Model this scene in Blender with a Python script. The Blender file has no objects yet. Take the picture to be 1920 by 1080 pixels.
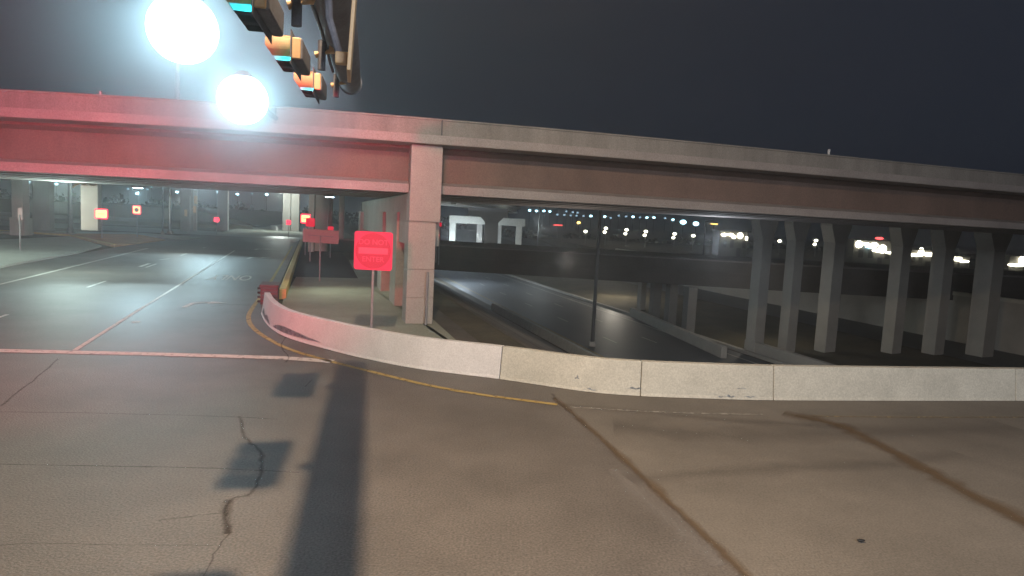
import bpy, bmesh, math, random
from mathutils import Vector, Matrix
random.seed(7)
S = bpy.context.scene
COL = S.collection

# ------------------------------------------------------------------ camera
H, F = 4.2, 1280.0
PITCH, ROLL = math.radians(5.62), math.radians(2.86)
fw = Vector((0, math.cos(PITCH), -math.sin(PITCH)))
up0 = Vector((0, math.sin(PITCH), math.cos(PITCH)))
RX = Vector((1, 0, 0)) * math.cos(ROLL) + up0 * math.sin(ROLL)
UPV = up0 * math.cos(ROLL) - Vector((1, 0, 0)) * math.sin(ROLL)
cam = bpy.data.cameras.new('camera')
cam.sensor_width = 36
cam.lens = 36 * F / 1920
cam.clip_start = 0.1
cam.clip_end = 5000
co = bpy.data.objects.new('camera', cam)
COL.objects.link(co)
m = Matrix.Identity(4)
for i in range(3):
    m[i][0], m[i][1], m[i][2] = RX[i], UPV[i], -fw[i]
m[2][3] = H
co.matrix_world = m
S.camera = co

# ------------------------------------------------------------------ world
W = bpy.data.worlds.new('World')
S.world = W
W.use_nodes = True
wn = W.node_tree
bg = wn.nodes['Background']
sky = wn.nodes.new('ShaderNodeTexSky')
sky.sky_type = 'NISHITA'
sky.sun_disc = False
sky.sun_elevation = math.radians(-4)
sky.sun_rotation = math.radians(200)
mixs = wn.nodes.new('ShaderNodeMix')
mixs.data_type = 'RGBA'
mixs.blend_type = 'ADD'
mixs.inputs[0].default_value = 1.0
mixs.inputs[6].default_value = (0.14, 0.20, 0.34, 1)     # town light scattered in the night air
wn.links.new(sky.outputs[0], mixs.inputs[7])
wn.links.new(mixs.outputs[2], bg.inputs[0])
bg.inputs[1].default_value = 0.075

S.view_settings.view_transform = 'Standard'
S.view_settings.look = 'None'
S.view_settings.exposure = 0
S.view_settings.gamma = 1
S.cycles.volume_bounces = 0
S.cycles.volume_step_rate = 2
S.cycles.max_bounces = 5
S.cycles.sample_clamp_indirect = 3
S.cycles.use_light_tree = True


def lamp(name, kind, loc, power, color, radius=0.2, target=None, angle=None, blend=0.5, diffuse_only=False):
    l = bpy.data.lights.new(name, kind)
    l.energy = power
    l.color = color
    l.shadow_soft_size = radius
    if kind == 'SPOT':
        l.spot_size = math.radians(angle)
        l.spot_blend = blend
    o = bpy.data.objects.new(name, l)
    COL.objects.link(o)
    o.location = loc
    if target:
        d = Vector(target) - Vector(loc)
        o.rotation_euler = d.to_track_quat('-Z', 'Y').to_euler()
    return o


# near lamps: overhead street lamp, red signal, added fill
WARM = (1.0, 0.73, 0.49)
CYAN = (0.62, 0.90, 1.0)
lamp('street_light_overhead', 'SPOT', (-1.90, 6.85, 12), 10500, WARM, 0.13, (0.5, 12.5, 0), 150, 0.6)
lamp('street_light_behind', 'POINT', (7, -12, 11), 20000, (0.84, 0.90, 1.0), 3.0)  # soft fill added behind the camera to lift the shadows
lamp('red_signal_light', 'SPOT', (-3.6, 2.0, 5.6), 42000, (1.0, 0.055, 0.12), 0.15, (-16.5, 27, 8.2), 70, 1.0)

# ------------------------------------------------------------------ helpers
AZ = math.radians(16.5)
def ray(px, py):
    return fw + RX * ((px - 960) / F) - UPV * ((py - 540) / F)
def G(px, py, z=0.0):
    d = ray(px, py)
    t = (z - H) / d.z
    return Vector((d.x * t, d.y * t, z))
def AT(px, py, y):
    d = ray(px, py)
    t = y / d.y
    return Vector((d.x * t, y, H + d.z * t))
def UV(u, v, z=0.0):
    return Vector((-u * math.sin(AZ) + v * math.cos(AZ), u * math.cos(AZ) + v * math.sin(AZ), z))
def toUV(p):
    return (-p[0] * math.sin(AZ) + p[1] * math.cos(AZ), p[0] * math.cos(AZ) + p[1] * math.sin(AZ))


def empty(name, loc, label, cat, group=None, rz=0):
    o = bpy.data.objects.new(name, None)
    COL.objects.link(o)
    o.empty_display_size = 0.3
    o.location = loc
    o.rotation_euler = (0, 0, rz)
    o['label'] = label
    o['category'] = cat
    if group:
        o['group'] = group
    return o

def link(name, bm, mat, parent=None, smooth=False, bevel=0, world=False):
    me = bpy.data.meshes.new(name)
    bmesh.ops.recalc_face_normals(bm, faces=bm.faces)
    bm.to_mesh(me)
    bm.free()
    me.materials.append(mat)
    if smooth:
        for p in me.polygons:
            p.use_smooth = True
    o = bpy.data.objects.new(name, me)
    COL.objects.link(o)
    if parent:
        o.parent = parent
        if world:       # vertices given in world space
            me.transform((Matrix.Translation(parent.location) @ Matrix.Rotation(parent.rotation_euler.z, 4, 'Z')).inverted())
    if bevel:
        b = o.modifiers.new('bevel', 'BEVEL')
        b.width = bevel
        b.segments = 2
        b.limit_method = 'ANGLE'
    return o

def struct(name, bm, mat, smooth=False):
    o = link(name, bm, mat, smooth=smooth)
    o['kind'] = 'structure'
    return o

def tag(o, label, cat, group=None):
    o['label'] = label
    o['category'] = cat
    if group:
        o['group'] = group
    return o

def box(bm, c, s, rz=0, rx=0, ry=0):
    M = Matrix.Translation(c) @ Matrix.Rotation(rz, 4, 'Z') @ Matrix.Rotation(ry, 4, 'Y') @ Matrix.Rotation(rx, 4, 'X') @ Matrix.Diagonal((*s, 1))
    bmesh.ops.create_cube(bm, size=1, matrix=M)

def tube(bm, pts, rads, n=12, cap=True):
    pts = [Vector(p) for p in pts]
    rings = []
    for i, p in enumerate(pts):
        d = (pts[min(i + 1, len(pts) - 1)] - pts[max(i - 1, 0)]).normalized()
        a = d.orthogonal().normalized() if abs(d.z) < .9 else Vector((1, 0, 0))
        a = (a - d * a.dot(d)).normalized()
        b = d.cross(a)
        r = rads[i] if hasattr(rads, '__len__') else rads
        rings.append([bm.verts.new(p + (a * math.cos(2 * math.pi * k / n) + b * math.sin(2 * math.pi * k / n)) * r) for k in range(n)])
    for A, B in zip(rings, rings[1:]):
        for k in range(n):
            bm.faces.new((A[k], A[(k + 1) % n], B[(k + 1) % n], B[k]))
    if cap:
        bm.faces.new(rings[0][::-1])
        bm.faces.new(rings[-1])

def poly(bm, pts, thick=0):
    vs = [bm.verts.new(p) for p in pts]
    f = bm.faces.new(vs)
    if thick:
        r = bmesh.ops.extrude_face_region(bm, geom=[f])
        for v in r['geom']:
            if isinstance(v, bmesh.types.BMVert):
                v.co.z -= thick
    return f

def ribbon(bm, pts, w, z=None):
    """flat strip of width w (number or list) along pts, uv.x across and uv.y along"""
    lay = bm.loops.layers.uv.verify()
    pts = [Vector(p) for p in pts]
    L, R, Sx, s = [], [], [], 0
    for i, p in enumerate(pts):
        d = (pts[min(i + 1, len(pts) - 1)] - pts[max(i - 1, 0)])
        d.z = 0
        d.normalize()
        n = Vector((-d.y, d.x, 0))
        ww = (w[i] if hasattr(w, '__len__') else w) / 2
        L.append(bm.verts.new(p + n * ww))
        R.append(bm.verts.new(p - n * ww))
        if i:
            s += (pts[i] - pts[i - 1]).length
        Sx.append(s)
    for i in range(len(pts) - 1):
        f = bm.faces.new((L[i], R[i], R[i + 1], L[i + 1]))
        for lp, uvv in zip(f.loops, ((0, Sx[i]), (1, Sx[i]), (1, Sx[i + 1]), (0, Sx[i + 1]))):
            lp[lay].uv = uvv

def sweep(bm, path, prof, close=True, cap=True):
    """prof: list of (offset to the left of path, z)"""
    rings = []
    for i, p in enumerate(path):
        p = Vector(p)
        d = Vector(path[min(i + 1, len(path) - 1)]) - Vector(path[max(i - 1, 0)])
        d.z = 0
        d.normalize()
        n = Vector((-d.y, d.x, 0))
        rings.append([bm.verts.new((p.x + n.x * o, p.y + n.y * o, p.z + z)) for o, z in prof])
    k = len(prof)
    for A, B in zip(rings, rings[1:]):
        for j in range(k if close else k - 1):
            bm.faces.new((A[j], A[(j + 1) % k], B[(j + 1) % k], B[j]))
    if cap and close:
        bm.faces.new(rings[0])
        bm.faces.new(rings[-1][::-1])

def smooth_line(pts, n=6):
    """Catmull-Rom"""
    P = [Vector(p) for p in pts]
    P = [2 * P[0] - P[1]] + P + [2 * P[-1] - P[-2]]
    out = []
    for i in range(1, len(P) - 2):
        for k in range(n):
            t = k / n
            a, b, c, d = P[i - 1], P[i], P[i + 1], P[i + 2]
            out.append(0.5 * ((2 * b) + (c - a) * t + (2 * a - 5 * b + 4 * c - d) * t * t + (3 * b - a - 3 * c + d) * t ** 3))
    out.append(P[-2])
    return out

# ------------------------------------------------------------------ materials
def mat(name):
    m_ = bpy.data.materials.new(name)
    m_.use_nodes = True
    return m_, m_.node_tree, m_.node_tree.nodes['Principled BSDF']

def rough_mat(name, c, var=0.35, scale=0.6, rough=0.85, fine=40, bump=0.15, c2=None, streak=0, spec=0.4, mottle=None):
    m_, nt, b = mat(name)
    L = nt.links.new
    tc = nt.nodes.new('ShaderNodeTexCoord')
    mp = nt.nodes.new('ShaderNodeMapping')
    L(tc.outputs['Object'], mp.inputs[0])
    n1 = nt.nodes.new('ShaderNodeTexNoise')
    n1.inputs['Scale'].default_value = scale
    n1.inputs['Detail'].default_value = 8
    n1.inputs['Roughness'].default_value = 0.65
    n2 = nt.nodes.new('ShaderNodeTexNoise')
    n2.inputs['Scale'].default_value = fine
    n2.inputs['Detail'].default_value = 3
    L(mp.outputs[0], n1.inputs['Vector'])
    L(tc.outputs['Object'], n2.inputs['Vector'])
    if streak:
        mp.inputs['Scale'].default_value = (1, 1, streak)
    r = nt.nodes.new('ShaderNodeValToRGB')
    d = [x * (1 - var) for x in c]
    e = list(c2) if c2 else [min(1, x * (1 + var * 0.7)) for x in c]
    r.color_ramp.elements[0].position = 0.3
    r.color_ramp.elements[1].position = 0.7
    r.color_ramp.elements[0].color = (*d, 1)
    r.color_ramp.elements[1].color = (*e, 1)
    L(n1.outputs[0], r.inputs[0])
    mx = nt.nodes.new('ShaderNodeMix')
    mx.data_type = 'RGBA'
    mx.blend_type = 'MULTIPLY'
    mx.inputs[0].default_value = 1
    r2 = nt.nodes.new('ShaderNodeValToRGB')
    fl = mottle if mottle is not None else 0.75
    r2.color_ramp.elements[0].position = 0.3
    r2.color_ramp.elements[1].position = 0.7
    r2.color_ramp.elements[0].color = (fl, fl, fl, 1)
    r2.color_ramp.elements[1].color = (1, 1, 1, 1)
    L(n2.outputs[0], r2.inputs[0])
    L(r.outputs[0], mx.inputs[6])
    L(r2.outputs[0], mx.inputs[7])
    L(mx.outputs[2], b.inputs['Base Color'])
    b.inputs['Roughness'].default_value = rough
    b.inputs['Specular IOR Level'].default_value = spec
    if bump:
        bp = nt.nodes.new('ShaderNodeBump')
        bp.inputs['Strength'].default_value = bump
        bp.inputs['Distance'].default_value = 0.02
        L(n2.outputs[0], bp.inputs['Height'])
        L(bp.outputs[0], b.inputs['Normal'])
    return m_

def emis(name, c, s, sample=False, base=(0.1, 0.1, 0.1)):
    m_, nt, b = mat(name)
    b.inputs['Base Color'].default_value = (*base, 1)
    b.inputs['Emission Color'].default_value = (*c, 1)
    b.inputs['Emission Strength'].default_value = s
    b.inputs['Roughness'].default_value = 0.5
    if not sample:
        m_.cycles.emission_sampling = 'NONE'
    return m_

def soft_mat(name, c, rough=0.8, dens=0.9, nscale=3.0):
    """worn paint or stain: breaks up and fades out towards its own edges"""
    m_, nt, b = mat(name)
    L = nt.links.new
    b.inputs['Base Color'].default_value = (*c, 1)
    b.inputs['Roughness'].default_value = rough
    uv = nt.nodes.new('ShaderNodeUVMap')
    sx = nt.nodes.new('ShaderNodeSeparateXYZ')
    L(uv.outputs[0], sx.inputs[0])
    def mth(op, a, bb=None, cc=None):
        n = nt.nodes.new('ShaderNodeMath')
        n.operation = op
        for i, q in enumerate((a, bb, cc)):
            if q is None:
                continue
            if isinstance(q, (int, float)):
                n.inputs[i].default_value = q
            else:
                L(q, n.inputs[i])
        return n.outputs[0]
    d = mth('ABSOLUTE', mth('SUBTRACT', sx.outputs[0], 0.5))
    e = mth('SUBTRACT', 1.0, mth('MULTIPLY', d, 2.0))
    tc = nt.nodes.new('ShaderNodeTexCoord')
    ns = nt.nodes.new('ShaderNodeTexNoise')
    ns.inputs['Scale'].default_value = nscale
    ns.inputs['Detail'].default_value = 6
    L(tc.outputs['Object'], ns.inputs['Vector'])
    v = mth('MULTIPLY', mth('ADD', mth('SUBTRACT', ns.outputs[0], 0.5), e), dens)
    n = nt.nodes.new('ShaderNodeClamp')
    L(v, n.inputs[0])
    n.inputs[2].default_value = dens
    L(n.outputs[0], b.inputs['Alpha'])
    return m_

def worn(name, c, wear=0.35, scale=6.0, rough=0.7):
    """flat road paint with worn gaps"""
    m_, nt, b = mat(name)
    L = nt.links.new
    b.inputs['Base Color'].default_value = (*c, 1)
    b.inputs['Roughness'].default_value = rough
    tc = nt.nodes.new('ShaderNodeTexCoord')
    ns = nt.nodes.new('ShaderNodeTexNoise')
    ns.inputs['Scale'].default_value = scale
    ns.inputs['Detail'].default_value = 8
    L(tc.outputs['Object'], ns.inputs['Vector'])
    r = nt.nodes.new('ShaderNodeValToRGB')
    r.color_ramp.elements[0].position = wear
    r.color_ramp.elements[1].position = wear + 0.2
    r.color_ramp.elements[0].color = (0.25, 0.25, 0.25, 1)
    r.color_ramp.elements[1].color = (0.95, 0.95, 0.95, 1)
    L(ns.outputs[0], r.inputs[0])
    L(r.outputs[0], b.inputs['Alpha'])
    return m_

M = {}
M['asphalt'] = rough_mat('asphalt', (0.158, 0.144, 0.130), 0.26, 0.4, 0.56, 30, 0.5, mottle=0.42)
M['road'] = rough_mat('road_asphalt', (0.085, 0.09, 0.09), 0.25, 0.2, 0.42, 45, 0.25, spec=0.6, mottle=0.7)
M['deckpave'] = rough_mat('worn_deck_concrete', (0.175, 0.160, 0.138), 0.22, 0.45, 0.7, 32, 0.35, mottle=0.6)
M['lowroad'] = rough_mat('highway_asphalt', (0.10, 0.105, 0.11), 0.2, 0.15, 0.55, 20, 0.1)
M['conc'] = rough_mat('bridge_concrete', (0.28, 0.26, 0.235), 0.28, 1.1, 0.85, 18, 0.1, streak=0.15)
M['girder'] = rough_mat('girder_concrete', (0.26, 0.21, 0.19), 0.25, 0.3, 0.85, 18, 0.1, streak=0.5)
M['flange'] = rough_mat('flange_concrete', (0.36, 0.32, 0.30), 0.2, 0.35, 0.85, 18, 0.1)
M['slope'] = rough_mat('stained_slope_paving', (0.11, 0.095, 0.075), 0.3, 0.4, 0.9, 10, 0.1)
M['web'] = rough_mat('stained_girder_web', (0.20, 0.135, 0.11), 0.3, 0.3, 0.85, 18, 0.1, streak=0.5)  # web toned darker than its flange to stand for shade under the deck
M['dim'] = rough_mat('sooty_concrete', (0.09, 0.08, 0.075), 0.3, 0.3, 0.95, 10, 0.1, spec=0.08)  # concrete darkened so the far decks and girders look unlit
M['liner'] = rough_mat('visor_liner', (0.8, 0.8, 0.8), 0.05, 3, 0.4, 30, 0)  # pale reflector added so the visor shows the lens cyan
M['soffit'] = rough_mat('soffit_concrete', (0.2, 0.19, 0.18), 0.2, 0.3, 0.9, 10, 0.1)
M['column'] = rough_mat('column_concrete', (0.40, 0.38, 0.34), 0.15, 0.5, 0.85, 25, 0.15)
M['white_barrier'] = rough_mat('fresh_white_barrier', (0.64, 0.635, 0.63), 0.08, 1.2, 0.7, 24, 0.1, mottle=0.82)
M['tan_barrier'] = rough_mat('weathered_barrier', (0.53, 0.52, 0.45), 0.14, 1.3, 0.8, 24, 0.15, mottle=0.75)
M['apron'] = rough_mat('apron_concrete', (0.30, 0.31, 0.24), 0.18, 0.4, 0.9, 15, 0.1)
M['walk'] = rough_mat('walk_concrete', (0.36, 0.37, 0.32), 0.15, 0.3, 0.9, 15, 0.1)
M['soil'] = rough_mat('dark_soil', (0.05, 0.035, 0.03), 0.4, 1.5, 0.95, 20, 0.5)  # dark brown tone for the patch beyond the apron
M['redsoil'] = rough_mat('orange_soil', (0.50, 0.27, 0.11), 0.3, 0.6, 0.95, 12, 0.5)
M['grass'] = rough_mat('dry_grass', (0.075, 0.068, 0.04), 0.45, 0.25, 0.95, 7, 0.6, c2=(0.12, 0.10, 0.06))
M['scuff'] = rough_mat('scuff', (0.40, 0.44, 0.48), 0.4, 6, 0.8, 30, 0.0)
M['metal'] = rough_mat('galvanised_steel', (0.28, 0.28, 0.28), 0.2, 3, 0.5, 40, 0.05)
M['dark'] = rough_mat('dark_steel', (0.06, 0.06, 0.065), 0.2, 3, 0.5, 40, 0.05)
M['arm'] = rough_mat('weathered_arm_steel', (0.13, 0.13, 0.15), 0.3, 2, 0.85, 30, 0.05)
M['yellow'] = rough_mat('yellow_signal_paint', (0.50, 0.33, 0.17), 0.12, 4, 0.5, 40, 0.03, mottle=0.9)
M['black'] = rough_mat('black_plastic', (0.02, 0.02, 0.02), 0.2, 3, 0.6, 30, 0.03)
M['cushion'] = rough_mat('maroon_plastic', (0.12, 0.04, 0.045), 0.3, 4, 0.6, 30, 0.1)
M['wline'] = worn('white_road_paint', (0.55, 0.53, 0.49), 0.26)
M['yline'] = worn('yellow_road_paint', (0.36, 0.26, 0.08), 0.28)
M['faintw'] = worn('faded_white_paint', (0.30, 0.29, 0.26), 0.42)
M['fainty'] = worn('faded_yellow_paint', (0.24, 0.19, 0.09), 0.44)
M['ycurb'] = rough_mat('yellow_curb_paint', (0.55, 0.40, 0.14), 0.3, 2, 0.8, 20, 0.05)
M['crack'] = soft_mat('sealed_crack', (0.075, 0.062, 0.055), 0.7, 0.5, 5)
M['rust'] = soft_mat('rust_dirt_stain', (0.12, 0.08, 0.042), 0.9, 0.55, 1.2)
M['pale'] = soft_mat('pale_dust', (0.2, 0.19, 0.18), 0.9, 0.4, 1.5)
M['darkstain'] = soft_mat('dark_tyre_film', (0.08, 0.072, 0.066), 0.6, 0.2, 0.5)
M['sign_red'] = emis('lit_red_sign_face', (1.0, 0.008, 0.05), 0.75, base=(.05,.01,.01))  # emission stands in for light the sign sheeting throws back
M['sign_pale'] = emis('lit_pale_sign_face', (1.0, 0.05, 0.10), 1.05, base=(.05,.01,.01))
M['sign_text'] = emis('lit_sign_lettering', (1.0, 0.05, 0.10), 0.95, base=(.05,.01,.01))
M['sign_hot'] = emis('far_sign_hot', (1.0, 0.42, 0.15), 3.5)  # far sign glow painted in for retroreflected light, rim too
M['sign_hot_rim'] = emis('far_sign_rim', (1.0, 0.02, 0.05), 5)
M['sign_back'] = rough_mat('sign_back_metal', (0.42, 0.30, 0.28), 0.1, 2, 0.6, 20, 0.03)
M['green_lens'] = emis('green_signal_lens', (0.02, 0.85, 1.0), 30, True)
M['cyan_head'] = emis('cyan_white_lamp', (0.6, 0.9, 1.0), 20)
M['far_cyan'] = emis('far_cyan_lamp', (0.45, 0.85, 1.0), 8)
M['far_dim'] = emis('far_dim_lamp', (0.45, 0.72, 0.9), 1.3)
M['far_white'] = emis('far_white_lamp', (1.0, 0.95, 0.72), 9)
M['far_amber'] = emis('far_amber_lamp', (1.0, 0.6, 0.15), 7)
M['far_red'] = emis('far_red_lamp', (1.0, 0.08, 0.08), 4)
M['leaf'] = rough_mat('dark_leaves', (0.035, 0.045, 0.03), 0.4, 1, 0.9, 5, 0)
M['bark'] = rough_mat('bark', (0.06, 0.05, 0.04), 0.4, 3, 0.9, 10, 0.2)
M['wallpaint'] = rough_mat('pale_building_wall', (0.4, 0.4, 0.38), 0.1, 0.3, 0.8, 10, 0)

# ------------------------------------------------------------------ terrain
def prof(v):
    P = [(-9999, 0), (7, 0), (19.5, -6), (36.5, -6), (40, -5.5), (50, -5.2), (60, -5.2), (61.5, -5.2), (62, -1.2), (9999, -1.2)]
    for (a, x), (b, y) in zip(P, P[1:]):
        if a <= v <= b:
            return x + (y - x) * (v - a) / (b - a)
def hgt(u, v):
    k = 1.0 if u < 128 else max(0.12, 1 - (u - 128) / 60)
    return prof(v) * k
bm = bmesh.new()
us = [-60, -30, -10, 0, 10, 20, 30, 40, 50, 60, 70, 80, 90, 100, 110, 120, 128, 140, 152, 164, 176, 190, 230, 300, 500, 900, 1600]
vs = [-1600, -700, -300, -150, -80, -40, -18, 0, 3.5, 7, 11, 15, 19.5, 28, 36.5, 40, 45, 50, 56, 61.5, 62, 70, 90, 130, 250, 600, 1600]
grid = [[bm.verts.new(UV(u, v, hgt(u, v) - 0.03)) for v in vs] for u in us]
for i in range(len(us) - 1):
    for j in range(len(vs) - 1):
        bm.faces.new((grid[i][j], grid[i][j + 1], grid[i + 1][j + 1], grid[i + 1][j]))
struct('ground', bm, M['grass'])

# barrier line (front foot)
BB = [(489, 588), (496, 603), (512, 619), (543, 635), (612, 655), (681, 672), (784, 692), (935, 711), (1093, 734), (1200, 743), (1330, 748), (1450, 751), (1700, 752), (1905, 752)]
bar = [G(*p) for p in BB]
d_ = (bar[-1] - bar[-3]).normalized()
bar += [bar[-1] + d_ * 8, bar[-1] + d_ * 30]
bar_s = smooth_line(bar, 8)

# near pavement (asphalt, then the bridge deck part)
bm = bmesh.new()
out = [Vector((p.x, p.y + 0.35, 0)) for p in bar_s]
pl = [Vector((-160, -30, 0)), Vector((out[-1].x, -30, 0))] + out[::-1] + [UV(31, -1.7), UV(104, -1.7), UV(104, -17.2), UV(20, -17.2), UV(20, -160)]
poly(bm, pl, 0.02)
struct('road', bm, M['asphalt'])
# deck slab under the near street where it crosses the highway
bm = bmesh.new()
sub = [p for p in out if p.x > -1]
poly(bm, [Vector((sub[0].x, -30, -0.021))] + [Vector((sub[-1].x, -30, -0.021))] + [Vector((p.x, p.y + 0.1, -0.021)) for p in sub[::-1]], 1.3)
struct('bridge_deck', bm, M['conc'])
seam_px = [(1036, 741), (1060, 765), (1120, 820), (1190, 880), (1260, 950), (1330, 1015), (1405, 1085), (1480, 1150)]
seam = smooth_line([G(*p, 0.004) for p in seam_px], 4)
bm = bmesh.new()
o2 = [Vector((p.x, p.y, 0.004)) for p in bar_s if p.x > seam[0].x + 0.1]
poly(bm, seam + [Vector((seam[-1].x + 1, -2, 0.004)), Vector((60, -2, 0.004)), Vector((60, o2[-1].y, 0.004))] + o2[::-1])
struct('deck_pavement', bm, M['deckpave'])

# lower highway
bm = bmesh.new()
for a, b in zip(us[:-4], us[1:-3]):
    poly(bm, [UV(a, 20.6, hgt(a, 28) + 0.01), UV(a, 35, hgt(a, 28) + 0.01), UV(b, 35, hgt(b, 28) + 0.01), UV(b, 20.6, hgt(b, 28) + 0.01)])
struct('lower_highway', bm, M['lowroad'])
bm = bmesh.new()
for a, b in zip(us[2:-6], us[3:-5]):
    poly(bm, [UV(a, 51, hgt(a, 52) + 0.01), UV(a, 60, hgt(a, 58) + 0.01), UV(b, 60, hgt(b, 58) + 0.01), UV(b, 51, hgt(b, 52) + 0.01)])
struct('far_carriageway', bm, M['lowroad'])

def strip(name, pts, w, m_, z=0.009, dash=None):
    bm = bmesh.new()
    if dash:
        a, b = Vector(pts[0]), Vector(pts[1])
        L_ = (b - a).length
        s = 0
        while s < L_:
            p, q = a.lerp(b, s / L_), a.lerp(b, min(1, (s + dash[0]) / L_))
            p.z += z; q.z += z
            ribbon(bm, [p, q], w)
            s += dash[1]
    else:
        ribbon(bm, [Vector((p[0], p[1], p[2] + z)) for p in pts], w)
    return struct(name, bm, m_)

# road paint
strip('stop_line', [G(-120, 655), G(300, 664.5), G(532, 671.5), G(624, 678)], 0.42, M['wline'])
strip('lane_line', [G(140, 657), G(245, 591), G(440, 470)], 0.13, M['wline'])
strip('dashed_lane_line', [UV(12.8, -10.3), UV(75, -10.3)], 0.13, M['wline'], dash=(3.1, 12.1))
strip('edge_line', [UV(22, -14.0), UV(37, -14.1), UV(70, -14.5)], 0.12, M['wline'])
strip('yellow_edge_line', smooth_line([G(548, 462), G(520, 508), G(497, 545), G(472, 580), G(466, 598), G(474, 614), G(497, 632), G(545, 656), G(620, 678), G(700, 698), G(800, 722), G(900, 740), G(1045, 759)], 5), 0.17, M['yline'])
strip('faint_edge_line', smooth_line([G(1070, 764), G(1250, 774), G(1430, 778)], 4), 0.09, M['faintw'], 0.012)
strip('faint_yellow_edge_line', smooth_line([G(1520, 781), G(1700, 783), G(1920, 783)], 4), 0.09, M['fainty'], 0.012)
strip('highway_edge_line', [UV(u, 33.6, hgt(u, 28) + .02) for u in us[1:-8]], 0.15, M['wline'])
strip('highway_yellow_line', [UV(u, 21.9, hgt(u, 28) + .02) for u in us[1:-8]], 0.15, M['yline'])
bm = bmesh.new()
for v_ in (25.8, 29.7):
    for k in range(0, 12):
        u_ = 30 + k * 12.0
        if u_ < 125:
            ribbon(bm, [UV(u_, v_, hgt(u_, 28) + 0.02), UV(u_ + 3, v_, hgt(u_ + 3, 28) + 0.02)], 0.12)
struct('highway_lane_dashes', bm, M['wline'])

# painted word and arrows, read by traffic that comes towards the camera
def text_mesh(body, size, font_scale=1.0):
    c = bpy.data.curves.new('t', 'FONT')
    c.body = body
    c.size = size
    c.align_x = 'CENTER'
    c.align_y = 'CENTER'
    c.offset = 0.012 * size
    o = bpy.data.objects.new('t', c)
    COL.objects.link(o)
    dg = bpy.context.evaluated_depsgraph_get()
    me = bpy.data.meshes.new_from_object(o.evaluated_get(dg))
    bpy.data.objects.remove(o)
    return me
me = text_mesh('ONLY', 1.0)
me.materials.clear()
me.materials.append(M['wline'])
o = bpy.data.objects.new('road_word', me)
COL.objects.link(o)
c = G(434, 520, 0.010)
o.location = c
o.rotation_euler = (0, 0, AZ + math.pi)
o.scale = (0.86, 4.3, 1)
o['kind'] = 'structure'
def arrow(px, py, s):
    bm = bmesh.new()
    z = 0
    poly(bm, [(-.09, -1.2, z), (.09, -1.2, z), (.09, .25, z), (.2, .5, z), (.5, .62, z), (.5, .86, z), (.12, .76, z), (-.09, .4, z)])
    poly(bm, [(.5, .3, z), (1.15, .74, z), (.5, 1.18, z)])
    o = struct('turn_arrow', bm, M['wline'])
    o.location = G(px, py, 0.011)
    o.rotation_euler = (0, 0, AZ + math.pi * 0.5 * 0 - 0.1)
    o.scale = (s, s * 0.75, 1)
arrow(358, 570, 1.15)
arrow(470, 483, 1.4)
arrow(482, 467, 1.3)
# short white paint remnants
bm = bmesh.new()
for a, b in (((247, 604), (262, 603)), ((262, 500), (280, 494)), ((300, 487), (318, 485))):
    ribbon(bm, [G(*a, 0.011), G(*b, 0.011)], 0.22)
struct('worn_paint_remnants', bm, M['wline'])

# cracks, joints, stains of the near pavement
def crack(name, pxs, w, mt='crack', z=0.0075, jit=0.0, n=5, wj=0.3):
    P = smooth_line([G(*p, z) for p in pxs], n)
    P = [p + Vector((random.uniform(-jit, jit), random.uniform(-jit, jit), 0)) for p in P]
    bm = bmesh.new()
    ribbon(bm, P, [w * random.uniform(1 - wj, 1 + wj) for _ in P])
    return struct(name, bm, M[mt])
crack('pavement_crack', [(450, 780), (462, 820), (488, 848), (490, 885), (470, 925), (428, 940), (425, 1000)], 0.10, jit=0.025)
crack('pavement_crack', [(428, 936), (424, 965), (426, 1000)], 0.17)
crack('pavement_crack', [(424, 960), (360, 968), (300, 975)], 0.035, jit=0.012)
crack('pavement_crack', [(428, 1000), (400, 1040), (380, 1085)], 0.03, jit=0.02)
crack('pavement_joint', [(-20, 870), (200, 874), (400, 878), (560, 886)], 0.05, jit=0.01)
crack('pavement_joint', [(-20, 772), (200, 775), (420, 781), (520, 786)], 0.045, jit=0.01)
crack('pavement_crack', [(0, 762), (60, 715), (110, 672)], 0.07, jit=0.02)
crack('pavement_crack', [(0, 1022), (70, 1018), (200, 1021), (400, 1022)], 0.025, jit=0.01)
crack('pavement_crack', [(536, 632), (528, 650), (540, 668), (536, 680)], 0.07, jit=0.02, z=0.013)
crack('pavement_crack', [(585, 712), (572, 725)], 0.05)
crack('pavement_crack', [(1036, 738), (1046, 752), (1100, 800), (1160, 852), (1225, 915), (1290, 975), (1350, 1030), (1410, 1090)], 0.12, jit=0.02, z=0.0105)
crack('dirt_seam', [(1040, 745), (1120, 815), (1200, 888), (1270, 955), (1340, 1020), (1420, 1095)], 0.24, 'rust', 0.0125, 0.02)
crack('pale_dust_band', [(1150, 880), (1220, 945), (1290, 1005), (1350, 1060)], 0.55, 'pale', 0.008)
crack('dirt_streak', [(1470, 775), (1560, 792), (1620, 820), (1700, 862), (1800, 915), (1930, 985), (2050, 1060)], 0.62, 'rust', 0.0125, 0.03)
crack('dirt_streak', [(1490, 778), (1580, 800), (1660, 838), (1780, 905), (1950, 995)], 0.30, 'rust', 0.0145, 0.02)
crack('dirt_streak', [(1040, 757), (1200, 772), (1400, 790), (1600, 800)], 0.5, 'darkstain', 0.0085)
crack('tyre_film', [(1150, 800), (1350, 815), (1600, 812), (1900, 800)], 1.3, 'darkstain', 0.0085)
crack('tyre_film', [(1180, 900), (1400, 880), (1650, 870), (1800, 850)], 0.7, 'darkstain', 0.0085)
crack('road_seam', [(200, 462), (330, 466), (545, 471)], 0.35, 'crack', 0.0095)
crack('road_seam', [(395, 575), (430, 571), (470, 572)], 0.35, 'darkstain', 0.0095)
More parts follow.
